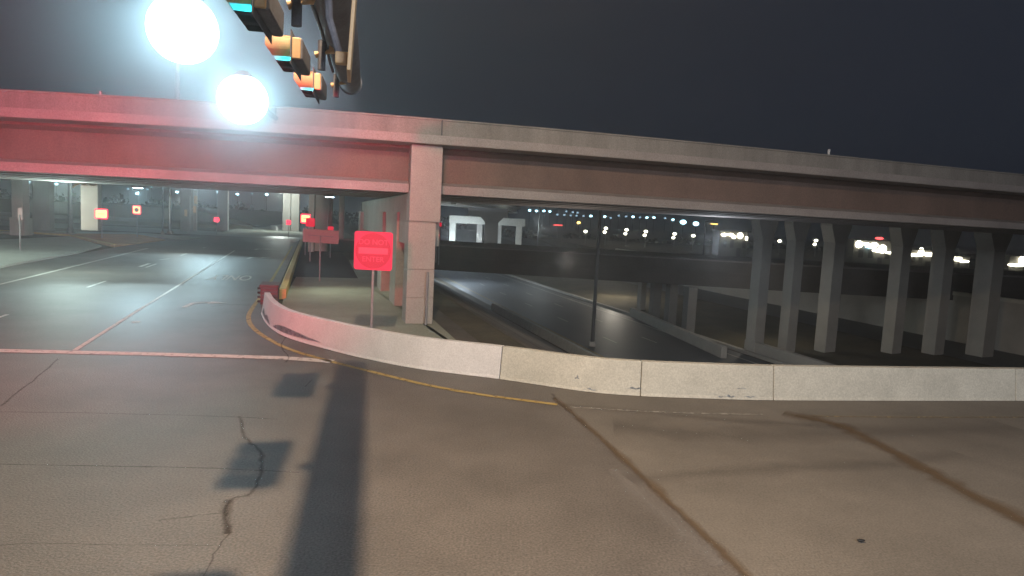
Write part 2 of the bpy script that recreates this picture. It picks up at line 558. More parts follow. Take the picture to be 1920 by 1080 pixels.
# small pebble-like chip of debris on the deck
bm = bmesh.new()
bmesh.ops.create_icosphere(bm, subdivisions=2, radius=0.042, matrix=Matrix.Translation((0, 0, 0.025)) @ Matrix.Diagonal((1.4, .7, .45, 1)))
o = link('debris_scrap', bm, M['black'])
o.location = G(1614, 1016, 0.01)
tag(o, 'small dark scrap of debris lying on the near pavement', 'debris')

# ------------------------------------------------------------------ concrete barrier
def barrier_pieces():
    root = empty('concrete_barrier', bar_s[0], 'long curved concrete barrier, painted white then weathered tan, round the near pavement', 'barrier')
    HB = 0.86
    prf = [(0, 0), (0.03, 0.08), (0.13, HB), (0.34, HB), (0.46, 0)]
    xs = [935, 1200, 1450, 1905]
    cuts = []
    for x in xs:
        best = min(range(len(bar_s)), key=lambda i: abs(project(bar_s[i])[0] - x))
        cuts.append(best)
    cuts = [0] + cuts + [len(bar_s) - 1]
    labels = ['white painted barrier segment with dark scuffs', 'tan weathered barrier segment', None, None, None]
    for k in range(len(cuts) - 1):
        seg = [p.copy() for p in bar_s[cuts[k]:cuts[k + 1] + 1]]
        if k:
            seg[0] = seg[0] + (seg[1] - seg[0]).normalized() * 0.02
        bm = bmesh.new()
        sweep(bm, seg, prf)
        o = link('barrier_segment', bm, M['white_barrier'] if k == 0 else M['tan_barrier'], root, bevel=0.012, world=True)
        if labels[k]:
            o['label'] = labels[k]
    # scuff marks: thin patches lying 3 mm proud of the sloped face
    def surf(s, h):
        acc = 0
        for a, b in zip(bar_s, bar_s[1:]):
            l = (b - a).length
            if acc + l >= s:
                p = a.lerp(b, (s - acc) / l)
                d = (b - a).normalized()
                n = Vector((-d.y, d.x, 0))
                off = (0.03 * h / 0.08) if h < 0.08 else 0.03 + 0.1 * (h - 0.08) / (HB - 0.08)
                return Vector((p.x, p.y, h)) + n * (off - 0.004)
            acc += l
    def patch(s0, s1, lo, hi):
        bm = bmesh.new()
        n = 24
        A, B = [], []
        for i in range(n + 1):
            t = i / n
            A.append(bm.verts.new(surf(s0 + (s1 - s0) * t, lo(t))))
            B.append(bm.verts.new(surf(s0 + (s1 - s0) * t, hi(t))))
        for i in range(n):
            bm.faces.new((A[i], A[i + 1], B[i + 1], B[i]))
        r = bmesh.ops.solidify(bm, geom=bm.faces[:], thickness=0.002)
        link('scuff', bm, M['scuff'], root, world=True)
    si = math.sin
    patch(0.35, 3.3, lambda t: 0.10 - 0.03 * t, lambda t: 0.12 - 0.03 * t + (0.16 * abs(si(t * 6.3 + .3)) + .10 * (1 - t)) * si(min(1, t * 5) * 1.57) * (1 if t < .97 else 0.1))
    patch(3.9, 7.6, lambda t: 0.09 + 0.06 * t, lambda t: 0.10 + 0.06 * t + 0.21 * si(min(1, t * 1.0) ** .7 * 3.14) * (1 - .3 * t))
    return root, surf, patch

def project(p):
    d = Vector(p) - Vector((0, 0, H))
    z = d.dot(fw)
    return (960 + F * d.dot(RX) / z, 540 - F * d.dot(UPV) / z)
broot, surf, patch = barrier_pieces()
tot = sum((b - a).length for a, b in zip(bar_s, bar_s[1:]))
def s_at(px):
    acc = 0
    for a, b in zip(bar_s, bar_s[1:]):
        if project(b)[0] >= px:
            return acc
        acc += (b - a).length
rnd = random.Random(3)
for px, h0, hh, ll in ((1105, .06, .05, .35), (1178, .17, .06, .45), (1368, .06, .07, .3), (1345, .05, .04, .2), (1400, .07, .035, .35), (1090, .30, .10, .12), (1395, .28, .025, .25)):
    s = s_at(px)
    ph = rnd.random() * 6
    patch(s, s + ll, lambda t: h0 - 0.01 * math.sin(9 * t + ph), lambda t: h0 + hh * math.sin(3.14 * t) * (0.6 + 0.4 * math.sin(14 * t + ph)))

# thin dark gap where the road meets the barrier foot
bm = bmesh.new()
ribbon(bm, [Vector((p.x, p.y - 0.03, 0.0105)) for p in bar_s[20:]], 0.09)
struct('barrier_foot_joint', bm, M['crack'])

# ------------------------------------------------------------------ crash cushion at the barrier nose
cc = G(505, 571)
root = empty('crash_cushion', cc, 'dark maroon ribbed crash cushion behind the tip of the white barrier', 'crash cushion', rz=AZ)
bm = bmesh.new(); box(bm, (0, 0.5, 0.42), (0.72, 1.5, 0.78)); link('body', bm, M['cushion'], root, bevel=0.03)
bm = bmesh.new(); box(bm, (0, 0.5, 0.85), (0.80, 1.6, 0.07)); link('lid', bm, M['cushion'], root, bevel=0.015)
for k in range(4):
    bm = bmesh.new(); box(bm, (-0.42, -0.12 + 0.0 * k, 0.16 + 0.19 * k), (0.14, 0.10, 0.09)); link('lug', bm, M['black'], root, bevel=0.02)
for k in range(5):
    bm = bmesh.new(); box(bm, (0.0, -0.27, 0.12 + 0.155 * k), (0.62, 0.05, 0.06)); link('rib', bm, M['dark'], root, bevel=0.01)

# ------------------------------------------------------------------ apron, dark ground patch, kerbs
bm = bmesh.new()
nose_r = [Vector((p.x, p.y + 0.45, 0.05)) for p in bar_s if p.x < 0.5][4:]
poly(bm, [UV(31.5, -1.2, 0.05), UV(34, -1.2, 0.05), UV(44.5, -0.9, 0.05), UV(44.5, 2.9, 0.05), UV(62, 3.2, 0.05), UV(62, 4.8, 0.05), UV(17.2, 4.8, 0.05)] + nose_r[::-1], 0.2)
struct('concrete_apron', bm, M['apron'])
bm = bmesh.new()
poly(bm, [UV(44.5, -1.1, 0.03), UV(90, -1.1, 0.03), UV(90, 3.2, 0.03), UV(44.5, 2.9, 0.03)], 0.2)
struct('soil_bed', bm, M['soil'])  # flat dark patch beyond the apron
bm = bmesh.new()
sweep(bm, [UV(33.5, -1.1), UV(60, -1.1), UV(92, -1.1)], [(0, 0), (0, 0.50), (0.28, 0.50), (0.5, 0)])
tag(link('yellow_kerb_wall', bm, M['ycurb'], bevel=0.02), 'low yellow-painted kerb wall running away beside the right turn lane', 'kerb')
# left side
bm = bmesh.new()
poly(bm, [UV(20, -17.3, .12), UV(60, -17.4, .12), UV(70, -18.3, .12), G(132, 443, .12), G(0, 449, .12), UV(75, -120, .12), UV(20, -120, .12)], 0.2)
struct('left_pavement', bm, M['walk'])
bm = bmesh.new()
poly(bm, [G(132, 442, .125), G(215, 461, .125), UV(70, -17.3, .125), G(309, 449, .125), G(250, 437, .125), G(150, 436, .125)], 0.2)
struct('soil_island', bm, M['redsoil'])
bm = bmesh.new()
sweep(bm, [G(-140, 428), G(-20, 433), G(132, 443), G(215, 461.5)], [(-.15, 0), (-.15, .2), (.15, .2), (.15, 0)])
tag(link('yellow_kerb', bm, M['ycurb'], bevel=0.02), 'yellow-painted kerb edging the orange soil island', 'kerb')
bm = bmesh.new()
poly(bm, [G(-60, 432, .14), G(160, 434.5, .14), G(262, 436, .14), G(380, 445.5, .14), G(330, 448, .14), G(250, 438.5, .14), G(150, 437.3, .14), G(-60, 435, .14)], 0.2)
struct('sidewalk', bm, M['walk'])
bm = bmesh.new()
poly(bm, [Vector((-260, 88, 0.004)), G(470, 445, .004), UV(103, 2, 0.004), UV(112, 2, .004), UV(125, -20, 0.004), Vector((-260, 118, 0.004))])
struct('cross_street', bm, M['road'])
bm = bmesh.new()
poly(bm, [UV(112, -14, .012), UV(112, -1, .012), UV(260, -1, .012), UV(260, -14, .012)])
struct('far_road', bm, M['walk'])
# low banks left and far
bm = bmesh.new()
sweep(bm, [Vector((-260, 118, 0)), Vector((-90, 118, 0)), Vector((-62, 126, 0)), Vector((-52, 136, 0))], [(0, -.1), (0.5, .6), (3, .7), (60, .8), (60, -.1)])
struct('grass_bank', bm, M['grass'])
bm = bmesh.new()
sweep(bm, [Vector((-58, 150, 0)), Vector((-66, 200, 0)), Vector((-75, 280, 0))], [(-2, 0), (3, 1.6), (12, 3.2), (50, 3.5), (50, 0)])
struct('far_slope', bm, M['grass'])

# lower highway kerbs and walls
bm = bmesh.new()
sweep(bm, [UV(u, 35.2, hgt(u, 28)) for u in us[0:-6]], [(0, 0), (0, .30), (-.45, .30), (-.45, 0)])
tag(link('highway_kerb', bm, M['column'], bevel=.02), 'pale concrete kerb along the right edge of the lower highway', 'kerb')
bm = bmesh.new()
sweep(bm, [UV(u, 20.3, -6) for u in (10, 30, 51, 62, 75)], [(0, 0), (0.1, .75), (0.4, .75), (0.55, 0)])
tag(link('highway_barrier', bm, M['tan_barrier'], bevel=.03), 'tan concrete barrier at the foot of the slope left of the lower highway', 'barrier')
bm = bmesh.new()
for k in range(4):
    v_ = 9.0 + 3 * k
    z_ = prof(v_) + 0.0
    ribbon(bm, [UV(19, v_, z_ + .03), UV(40, v_, z_ + .03), UV(100, v_, z_ + .03)], 0.2)
struct('slope_paving_joints', bm, M['crack'])
bm = bmesh.new()
poly(bm, [UV(-30, 7.4, -0.16), UV(110, 7.4, -0.16), UV(110, 19.6, -5.98), UV(-30, 19.6, -5.98)])
poly(bm, [UV(19, 4.82, 0.03), UV(110, 4.82, 0.03), UV(110, 7.4, -.159), UV(16.6, 7.4, -.159)])
struct('slope_paving', bm, M['slope'])
bm = bmesh.new()
sweep(bm, [UV(130, 60.5, -5.2), UV(85, 59.5, -5.2), UV(20, 59.0, -5.2)], [(0, 0), (0, 4.4), (.5, 4.4), (.5, 0)])
wl = link('retaining_wall', bm, M['column'])
tag(wl, 'pale retaining wall seen between the columns across the far carriageway', 'wall')
bm = bmesh.new()
sweep(bm, [UV(130, 60.5, -.79), UV(85, 59.5, -.79), UV(20, 59.0, -.79)], [(-.1, 0), (-.1, .35), (.6, .35), (.6, 0)])
link('coping', bm, M['tan_barrier'], wl)
bm = bmesh.new()
sweep(bm, [UV(10, 35.8, -6), UV(47, 35.9, -6), UV(50, 35.9, -6)], [(0, 0), (0, 1.05), (-.5, 1.05), (-.6, 0)])
tag(link('crash_wall', bm, M['column'], bevel=.03), 'low concrete crash wall at the feet of the right hand columns', 'wall')

# ------------------------------------------------------------------ big flyover in front
TOP = 7.95
tops = [(0, 166), (160, 175), (540, 202), (800, 221), (960, 232), (1200, 255), (1400, 274), (1560, 291), (1760, 311), (1920, 326)]
pts = [G(x, y, TOP) for x, y in tops]
# smooth quadratic fit of the plan line
import numpy as np
cf = np.polyfit([p.x for p in pts], [p.y for p in pts], 3)
def fy(x):
    x0, x1 = -19.0, 27.0
    def q(t): return float(np.polyval(cf, t))
    if x < x0: return q(x0) + (x - x0) * (q(x0 + 1) - q(x0)) * 0.9
    if x > x1: return q(x1) + (x - x1) * (q(x1) - q(x1 - 1))
    return q(x)
path = [Vector((x, fy(x), 0)) for x in [-70, -50, -35] + [-24 + 1.5 * i for i in range(40)] + [50, 70, 95]]
fly = empty('flyover_bridge', path[0], 'long concrete flyover crossing the whole view in front of the night sky', 'bridge')
WD = 14.5
def rail_part(a, b):
    bm = bmesh.new()
    sweep(bm, path[a:b + 1], [(0.05, 7.32), (0.10, 7.88), (0.04, 7.89), (0.04, TOP), (0.42, TOP), (0.42, 7.32)])
    return link('parapet', bm, M['conc'], fly, world=True)
j0 = min(range(len(path)), key=lambda i: abs(project((path[i].x, path[i].y, 8))[0] - 541))
j1 = min(range(len(path)), key=lambda i: abs(project((path[i].x, path[i].y, 8))[0] - 801))
rail_part(0, j0); rail_part(j0, j1); rail_part(j1, len(path) - 1)
for j in (j0, j1):
    bm = bmesh.new()
    a = path[j]
    box(bm, (a.x, a.y + 0.055, 7.48), (0.05, 0.06, 0.86), rz=math.atan2(path[j + 1].y - a.y, path[j + 1].x - a.x))
    link('expansion_joint', bm, M['dark'], fly, world=True)
bm = bmesh.new()
sweep(bm, path, [(0, 6.98), (-0.02, 7.02), (-0.02, 7.315), (WD + .02, 7.315), (WD + .02, 6.98)])
link('deck', bm, M['flange'], fly, world=True)
bm = bmesh.new()
sweep(bm, path, [(WD - .4, 7.32), (WD - .4, TOP), (WD, TOP), (WD, 7.32)])
link('parapet', bm, M['conc'], fly, world=True)
for k in range(5):
    o0 = 1.75 + k * 2.8
    ztop = 6.975
    bm = bmesh.new()
    sweep(bm, path, [(o0 - .45, ztop), (o0 - .45, ztop - .10), (o0 - .12, ztop - .24), (o0 - .12, 5.60), (o0 + .12, 5.60), (o0 + .12, ztop - .24), (o0 + .45, ztop - .1), (o0 + .45, ztop)])
    gd = link('girder', bm, M['web'], fly, world=True)
    bm = bmesh.new()
    sweep(bm, path, [(o0 - .13, 5.598), (o0 - .55, 5.46), (o0 - .55, 5.12), (o0 + .55, 5.12), (o0 + .55, 5.46), (o0 + .13, 5.598)])
    link('bottom_flange', bm, M['flange'], fly, world=True)

# flyover bent: three columns running away under it, first one flush with its face
def near_path(x):
    return fy(x)
bent_root = empty('flyover_pier', G(772, 612), 'tall grooved column pier under the flyover behind the do not enter sign', 'bridge pier')
cx = G(771, 612)
def grooved_column(parent, base, w, dpt, ztop, rz=0.0, grooves=(), mt='column', z0=0.0, lab=None):
    zs = [z0] + sorted(grooves) + [ztop]
    first = None
    bm = bmesh.new()
    for a, b in zip(zs, zs[1:]):
        g = 0.012
        box(bm, (base.x, base.y, (a + b) / 2), (w, dpt, b - a - 2 * g), rz=rz)
        if b != ztop:
            box(bm, (base.x, base.y, b), (w - .05, dpt - .05, 2.2 * g), rz=rz)
    o = link('column', bm, M[mt], parent, world=True, bevel=0.02)
    if lab: o['label'] = lab
    return o
fx = cx.x + 0.02
grooved_column(bent_root, Vector((fx + .05, cx.y + 1.0, 0)), 1.05, 1.1, 4.0, AZ, (1.05, 2.15, 3.95), 'column', -0.3)
bm = bmesh.new()
box(bm, (fx + .02, (fy(fx) + .30) + 0.9, 5.48), (1.22, 1.5, 2.96), rz=AZ * .8)
link('column_head', bm, M['column'], bent_root, world=True, bevel=0.02)
for px, py, w in ((737, 572, .95), (712, 545, .95), (672, 500, .9)):
    g = G(px, py)
    grooved_column(bent_root, Vector((g.x + .3, g.y + .6, 0)), w, 2.2, 4.35, AZ, (1.05, 2.15), 'column', -0.3)
g3 = G(672, 500)
a_, b_ = Vector((fx + .1, cx.y + 2.0, 0)), Vector((g3.x + .3, g3.y + 2.0, 0))
bm = bmesh.new()
sweep(bm, [a_, a_.lerp(b_, .5), b_], [(-.6, 3.0), (-.6, 5.11), (.6, 5.11), (.6, 3.0)])
link('cap_beam', bm, M['column'], bent_root, world=True, bevel=0.02)
bm = bmesh.new()
tube(bm, [(fx + .50, cx.y + .20, 0.02), (fx + .50, cx.y + .20, 2.1)], 0.05, 8)
link('drain_pipe', bm, M['metal'], bent_root, world=True)

# ------------------------------------------------------------------ wide mainlane bridge further back
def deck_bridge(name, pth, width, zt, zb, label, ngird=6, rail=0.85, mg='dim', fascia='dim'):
    root = empty(name, pth[0], label, 'bridge')
    bm = bmesh.new()
    sweep(bm, pth, [(0, zt - .35), (0, zt), (width, zt), (width, zt - .35)])
    link('deck', bm, M[fascia], root, world=True)
    for o_ in (0.03, width - .43):
        bm = bmesh.new()
        sweep(bm, pth, [(o_, zt + .003), (o_, zt + rail), (o_ + .4, zt + rail), (o_ + .4, zt + .003)])
        link('parapet', bm, M[fascia], root, world=True)
    for k in range(ngird):
        o0 = 1.0 + k * (width - 2.0) / (ngird - 1)
        bm = bmesh.new()
        sweep(bm, pth, [(o0 - .5, zt - .353), (o0 - .15, zt - .6), (o0 - .15, zb + .4), (o0 - .4, zb + .25), (o0 - .4, zb), (o0 + .4, zb), (o0 + .4, zb + .25), (o0 + .15, zb + .4), (o0 + .15, zt - .6), (o0 + .5, zt - .353)])
        link('girder', bm, M[mg], root, world=True)
    return root
pB = [Vector((-130, 79, 0)), Vector((-70, 72, 0)), Vector((0, 62, 0)), Vector((75, 50, 0)), Vector((120, 44, 0))]
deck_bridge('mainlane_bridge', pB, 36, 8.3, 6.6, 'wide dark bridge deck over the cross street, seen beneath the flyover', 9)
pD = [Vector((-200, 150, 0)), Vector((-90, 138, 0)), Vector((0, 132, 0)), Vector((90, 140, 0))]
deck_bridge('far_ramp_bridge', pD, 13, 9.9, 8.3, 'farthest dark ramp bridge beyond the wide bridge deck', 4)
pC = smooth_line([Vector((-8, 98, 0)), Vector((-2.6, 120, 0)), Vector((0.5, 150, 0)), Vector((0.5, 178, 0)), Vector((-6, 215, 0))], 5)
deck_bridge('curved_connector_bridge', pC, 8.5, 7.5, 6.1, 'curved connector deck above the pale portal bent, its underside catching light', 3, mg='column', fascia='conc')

# columns under these decks
def col_thing(name, label, base, w, d, z0, z1, rz=0, flare=0, ped=0, mt='column', group=None, cat='column'):
    r = empty(name, (base.x, base.y, z0), label, cat, group, rz)
    bm = bmesh.new()
    z = z1 - z0
    box(bm, (0, 0, (z - (1.6 if flare else 0)) / 2), (w, d, z - (1.6 if flare else 0)))
    link('shaft', bm, M[mt], r, bevel=.03)
    if flare:
        bm = bmesh.new()
        a = w / 2; b = w / 2 * flare; dd = d / 2
        vs_ = [bm.verts.new(q) for q in ((-a, -dd, z - 1.6), (a, -dd, z - 1.6), (a, dd, z - 1.6), (-a, dd, z - 1.6), (-b, -dd, z - .25), (b, -dd, z - .25), (b, dd, z - .25), (-b, dd, z - .25), (-b, -dd, z), (b, -dd, z), (b, dd, z), (-b, dd, z))]
        for q in ((0, 1, 2, 3), (0, 1, 5, 4), (1, 2, 6, 5), (2, 3, 7, 6), (3, 0, 4, 7), (4, 5, 9, 8), (5, 6, 10, 9), (6, 7, 11, 10), (7, 4, 8, 11), (8, 9, 10, 11)):
            bm.faces.new([vs_[i] for i in q])
        link('flared_head', bm, M[mt], r)
    if ped:
        bm = bmesh.new(); box(bm, (0, 0, ped / 2), (w * 1.3, d * 1.3, ped)); link('pedestal', bm, M[mt], r, bevel=.05)
    return r
g = G(40, 441)
col_thing('bridge_column', 'leftmost bridge column, reddish, standing on a wider pedestal', g, 1.15, 1.2, 0, 6.59, ped=1.9, rz=.1)
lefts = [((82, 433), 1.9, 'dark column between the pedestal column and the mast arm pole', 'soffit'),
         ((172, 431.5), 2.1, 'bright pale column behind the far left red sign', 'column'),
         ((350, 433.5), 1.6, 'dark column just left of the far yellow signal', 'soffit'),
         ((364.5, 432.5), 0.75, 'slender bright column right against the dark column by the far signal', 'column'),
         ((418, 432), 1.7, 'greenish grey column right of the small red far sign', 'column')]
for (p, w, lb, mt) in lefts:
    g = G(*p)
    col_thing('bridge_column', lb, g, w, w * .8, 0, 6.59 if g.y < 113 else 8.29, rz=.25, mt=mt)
for (px, w, lb) in ((538, 1.45, 'bright pale column at the end of the road, right of the far street lamps'),
                    (554, 1.5, 'grey column touching the bright column at the road end'),
                    (585, 0.9, 'narrow bright column behind the red-lit signs by the road end'),
                    (604, 2.2, 'broad grey column above the back of the wide sign'),
                    (619, 0.8, 'thin column above the right end of the wide sign back'),
                    (641, 0.85, 'thin bright column just right of the wide sign back')):
    b = AT(px, 400, 134.5 if px < 570 else 70 + (px - 585) * .1)
    col_thing('bridge_column', lb, Vector((b.x, b.y, 0)), w * (1 if px < 570 else .62), 1.2, 0, 8.29 if px < 570 else 6.59, rz=0.2)

rights = [((1413, 662), 1.15, 'first column from the left in the right hand row, standing on the crash wall'),
          ((1473, 667), 1.10, 'second column from the left in the right hand row beyond the barrier'),
          ((1543, 686), 1.30, 'third column from the left in the right hand row beyond the barrier'),
          ((1668, 679), 1.20, 'fourth column in the right hand row, after the wide gap'),
          ((1745, 688), 1.30, 'fifth column in the right hand row beyond the barrier'),
          ((1832, 695), 1.6, 'last, dimmest column in the right hand row by the frame edge')]
for p, w, lb in rights:
    g = AT(*p, 57.3)
    col_thing('pier_column', lb, Vector((g.x, 57.3, 0)), w * .92, w * .9, -6.1, 5.3, rz=0.42, flare=1.9)
bm = bmesh.new()
xa, xb = G(1400, 662, -6).x - .6, 70
sweep(bm, [Vector((xa, 57.4, 0)), Vector((xb, 56.2, 0))], [(-.85, 5.31), (-.85, 6.59), (.85, 6.59), (.85, 5.31)])
tag(link('pier_cap', bm, M['column'], bevel=.04), 'long cap beam resting on the right hand row of columns', 'cap beam')

# ------------------------------------------------------------------ cross street bridge over the highway
pX = [AT(790, 456, 71), AT(1000, 466, 69), AT(1200, 477, 67.5), AT(1400, 489.5, 66), AT(1650, 505, 65), AT(1920, 520, 64.5)]
z_r = [p.z for p in pX]
pX[0] = pX[0]
e = pX[-1] + (pX[-1] - pX[-2]) * 3
s_ = pX[0] + (pX[0] - pX[1]) * .9
pX = [s_] + pX + [e]
base = [Vector((p.x, p.y, 1.15)) for p in pX]
xr = empty('cross_street_bridge', (base[0].x, base[0].y, 0), 'low dark bridge carrying the cross street over the lower highway', 'bridge')
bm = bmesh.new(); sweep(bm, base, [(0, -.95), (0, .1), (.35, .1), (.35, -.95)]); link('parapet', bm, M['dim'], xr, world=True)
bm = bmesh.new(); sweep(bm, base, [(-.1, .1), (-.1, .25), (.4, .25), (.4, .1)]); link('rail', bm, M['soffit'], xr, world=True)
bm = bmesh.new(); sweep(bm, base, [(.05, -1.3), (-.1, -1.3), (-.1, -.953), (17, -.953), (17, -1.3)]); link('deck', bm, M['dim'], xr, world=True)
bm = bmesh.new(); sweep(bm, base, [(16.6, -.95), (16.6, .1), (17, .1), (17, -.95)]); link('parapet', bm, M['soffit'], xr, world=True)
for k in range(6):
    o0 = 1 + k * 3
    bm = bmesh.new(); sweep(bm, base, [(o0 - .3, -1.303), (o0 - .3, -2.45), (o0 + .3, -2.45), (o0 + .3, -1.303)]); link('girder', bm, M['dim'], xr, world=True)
mids = [((1289, 627), 'nearest'), ((1255, 612), 'second nearest'), ((1226, 598), 'second farthest'), ((1201, 584), 'farthest')]
for p, lb in mids:
    g = G(*p, -6)
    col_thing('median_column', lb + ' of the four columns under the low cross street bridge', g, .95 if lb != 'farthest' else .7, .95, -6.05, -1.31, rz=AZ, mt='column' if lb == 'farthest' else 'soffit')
a_, b_ = G(1180, 592, -6), G(1300, 648, -6)
bm = bmesh.new(); sweep(bm, [a_, b_, b_ + (b_ - a_) * .3], [(0, 0), (0, .95), (.5, .95), (.5, 0)])
tag(link('crash_wall', bm, M['column'], bevel=.03), 'low pale crash wall at the foot of the four median columns', 'wall')

# ------------------------------------------------------------------ pale portal bent
YP = 112
pr = empty('portal_bent', AT(912, 458, YP), 'pale portal bent with wide cap and two outer legs under the curved connector', 'bridge pier')
a_, b_ = AT(843, 412, YP), AT(985, 412, YP)
c_ = (a_ + b_) / 2
wd = b_.x - a_.x
bm = bmesh.new(); box(bm, (c_.x, YP, 3.98), (wd, 1.6, 1.22)); link('cap_beam', bm, M['tan_barrier'], pr, world=True, bevel=.05)
for x_ in (a_.x + .6, b_.x - .95):
    bm = bmesh.new(); box(bm, (x_, YP, 1.62), (1.0, 1.4, 3.5)); link('leg', bm, M['tan_barrier'], pr, world=True, bevel=.03)
for x_ in (c_.x - 1.3, c_.x + .3, c_.x + 1.9):
    bm = bmesh.new(); box(bm, (x_, YP + 2, 2.7), (.9, 1.0, 6.7)); link('column', bm, M['column'], pr, world=True, bevel=.03)
bm = bmesh.new(); box(bm, (c_.x, YP + 1, 5.34), (6.5, 1.8, 1.49)); link('bearing_block', bm, M['dim'], pr, world=True, bevel=.03)

b = AT(921, 440, 104)
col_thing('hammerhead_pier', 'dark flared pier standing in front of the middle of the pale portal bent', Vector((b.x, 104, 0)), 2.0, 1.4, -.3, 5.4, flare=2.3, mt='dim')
# ------------------------------------------------------------------ signs
def face_cam(p):
    return 0
def sign(name, label, px, py, y, w, h, base_z, faces, back='metal', post_r=.035, cat='sign', rz=0, group=None, two=False):
    c = AT(px, py, y)
    r = empty(name, (c.x, c.y, base_z), label, cat, group, rz)
    bm = bmesh.new(); box(bm, (0, .02, c.z - base_z), (w, .012, h)); link('panel', bm, M[back], r, bevel=.004)
    bm = bmesh.new()
    tube(bm, [(0, .07, 0), (0, .07, c.z - base_z + h * .42)], post_r, 10)
    link('post', bm, M['metal'], r)
    return r, c.z - base_z

def rrect(bm, w, h, rad, y, n=6, cz=0):
    vs_ = []
    for sx, sz, a0 in ((1, 1, 0), (-1, 1, 90), (-1, -1, 180), (1, -1, 270)):
        for k in range(n + 1):
            a = math.radians(a0 + 90 * k / n)
            vs_.append(bm.verts.new((sx * (w / 2 - rad) + rad * math.cos(a), y, cz + sz * (h / 2 - rad) + rad * math.sin(a))))
    return bm.faces.new(vs_)

# big DO NOT ENTER
c = AT(700, 470.5, 21.6)
tilt = 0.035
dne = empty('do_not_enter_sign', (c.x, c.y, 0.05), 'large red glowing do not enter sign on a post just behind the white barrier', 'sign')
cz = c.z - .05
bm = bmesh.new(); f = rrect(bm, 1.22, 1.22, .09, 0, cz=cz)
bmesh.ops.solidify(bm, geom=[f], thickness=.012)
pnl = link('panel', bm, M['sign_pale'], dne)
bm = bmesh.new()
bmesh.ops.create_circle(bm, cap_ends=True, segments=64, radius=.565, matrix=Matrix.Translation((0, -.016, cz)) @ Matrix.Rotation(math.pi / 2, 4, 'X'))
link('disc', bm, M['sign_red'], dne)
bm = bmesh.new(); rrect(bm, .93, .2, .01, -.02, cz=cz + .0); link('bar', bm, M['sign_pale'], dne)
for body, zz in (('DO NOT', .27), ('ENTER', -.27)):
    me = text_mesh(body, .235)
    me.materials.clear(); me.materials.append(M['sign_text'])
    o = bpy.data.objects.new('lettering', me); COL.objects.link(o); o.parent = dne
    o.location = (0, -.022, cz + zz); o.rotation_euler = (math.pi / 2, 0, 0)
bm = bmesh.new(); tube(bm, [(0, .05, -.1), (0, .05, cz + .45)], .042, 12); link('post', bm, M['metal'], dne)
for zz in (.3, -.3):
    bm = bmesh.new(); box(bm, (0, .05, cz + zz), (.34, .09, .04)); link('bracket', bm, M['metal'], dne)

# wide sign seen from the back
b0 = G(598, 528)
r = empty('wide_sign', (b0.x, b0.y, 0), 'wide blank sign back with cross brace on a thin post beside the turn lane', 'sign', rz=0.02)
zc = AT(600, 443, b0.y).z
bm = bmesh.new(); box(bm, (.05, 0, zc), (2.12, .02, .80), ry=.02); link('panel', bm, M['sign_back'], r, bevel=.005)
bm = bmesh.new(); box(bm, (.05, -.03, zc + .02), (1.5, .04, .06), ry=.02); link('brace', bm, M['metal'], r)
bm = bmesh.new(); tube(bm, [(.05, -.07, 0), (.05, -.07, zc + .05)], .04, 10); link('post', bm, M['metal'], r)

def small_sign(name, label, px, py, y, wpx, hpx, style):
    c = AT(px, py, y)
    w, h = wpx * y / F, hpx * y / F
    r = empty(name, (c.x, c.y, 0), label, 'sign')
    bm = bmesh.new(); f = rrect(bm, w, h, min(w, h) * .12, 0, 3, cz=c.z)
    bmesh.ops.solidify(bm, geom=[f], thickness=.02)
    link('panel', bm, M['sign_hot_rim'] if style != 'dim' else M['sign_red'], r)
    if style == 'hot':
        bm = bmesh.new(); rrect(bm, w * .84, h * .74, .02, -.03, 2, cz=c.z); link('face', bm, M['sign_hot'], r)
        bm = bmesh.new(); rrect(bm, w * .5, h * .08, .005, -.04, 2, cz=c.z - h * .0); link('legend', bm, M['sign_hot_rim'], r)
    if style == 'stop':
        bm = bmesh.new(); rrect(bm, w * .82, h * .82, .02, -.03, 2, cz=c.z); link('face', bm, M['sign_hot'], r)
        bm = bmesh.new(); bmesh.ops.create_circle(bm, cap_ends=True, segments=8, radius=w * .29, matrix=Matrix.Translation((0, -.05, c.z)) @ Matrix.Rotation(math.pi / 2, 4, 'X') @ Matrix.Rotation(math.pi / 8, 4, 'Z'))
        link('octagon', bm, M['dark'], r)
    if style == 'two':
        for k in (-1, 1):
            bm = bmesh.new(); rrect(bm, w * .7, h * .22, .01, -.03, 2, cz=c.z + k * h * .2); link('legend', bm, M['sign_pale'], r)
    bm = bmesh.new(); tube(bm, [(0, .06, 0), (0, .06, c.z)], .05, 8); link('post', bm, M['metal'], r)
    return r
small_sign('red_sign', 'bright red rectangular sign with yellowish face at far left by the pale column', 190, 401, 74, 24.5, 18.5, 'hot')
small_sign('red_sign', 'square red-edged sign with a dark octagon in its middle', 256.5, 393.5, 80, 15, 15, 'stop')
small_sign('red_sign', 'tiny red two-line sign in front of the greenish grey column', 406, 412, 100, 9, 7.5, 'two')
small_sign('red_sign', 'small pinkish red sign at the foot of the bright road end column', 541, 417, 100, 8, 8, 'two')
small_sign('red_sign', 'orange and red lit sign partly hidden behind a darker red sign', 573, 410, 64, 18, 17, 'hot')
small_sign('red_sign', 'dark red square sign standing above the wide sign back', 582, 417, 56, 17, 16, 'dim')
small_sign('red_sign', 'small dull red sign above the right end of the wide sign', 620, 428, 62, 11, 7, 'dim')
small_sign('red_sign', 'small dull red sign just right of the tall flyover column', 825, 421, 60, 6, 7, 'dim')

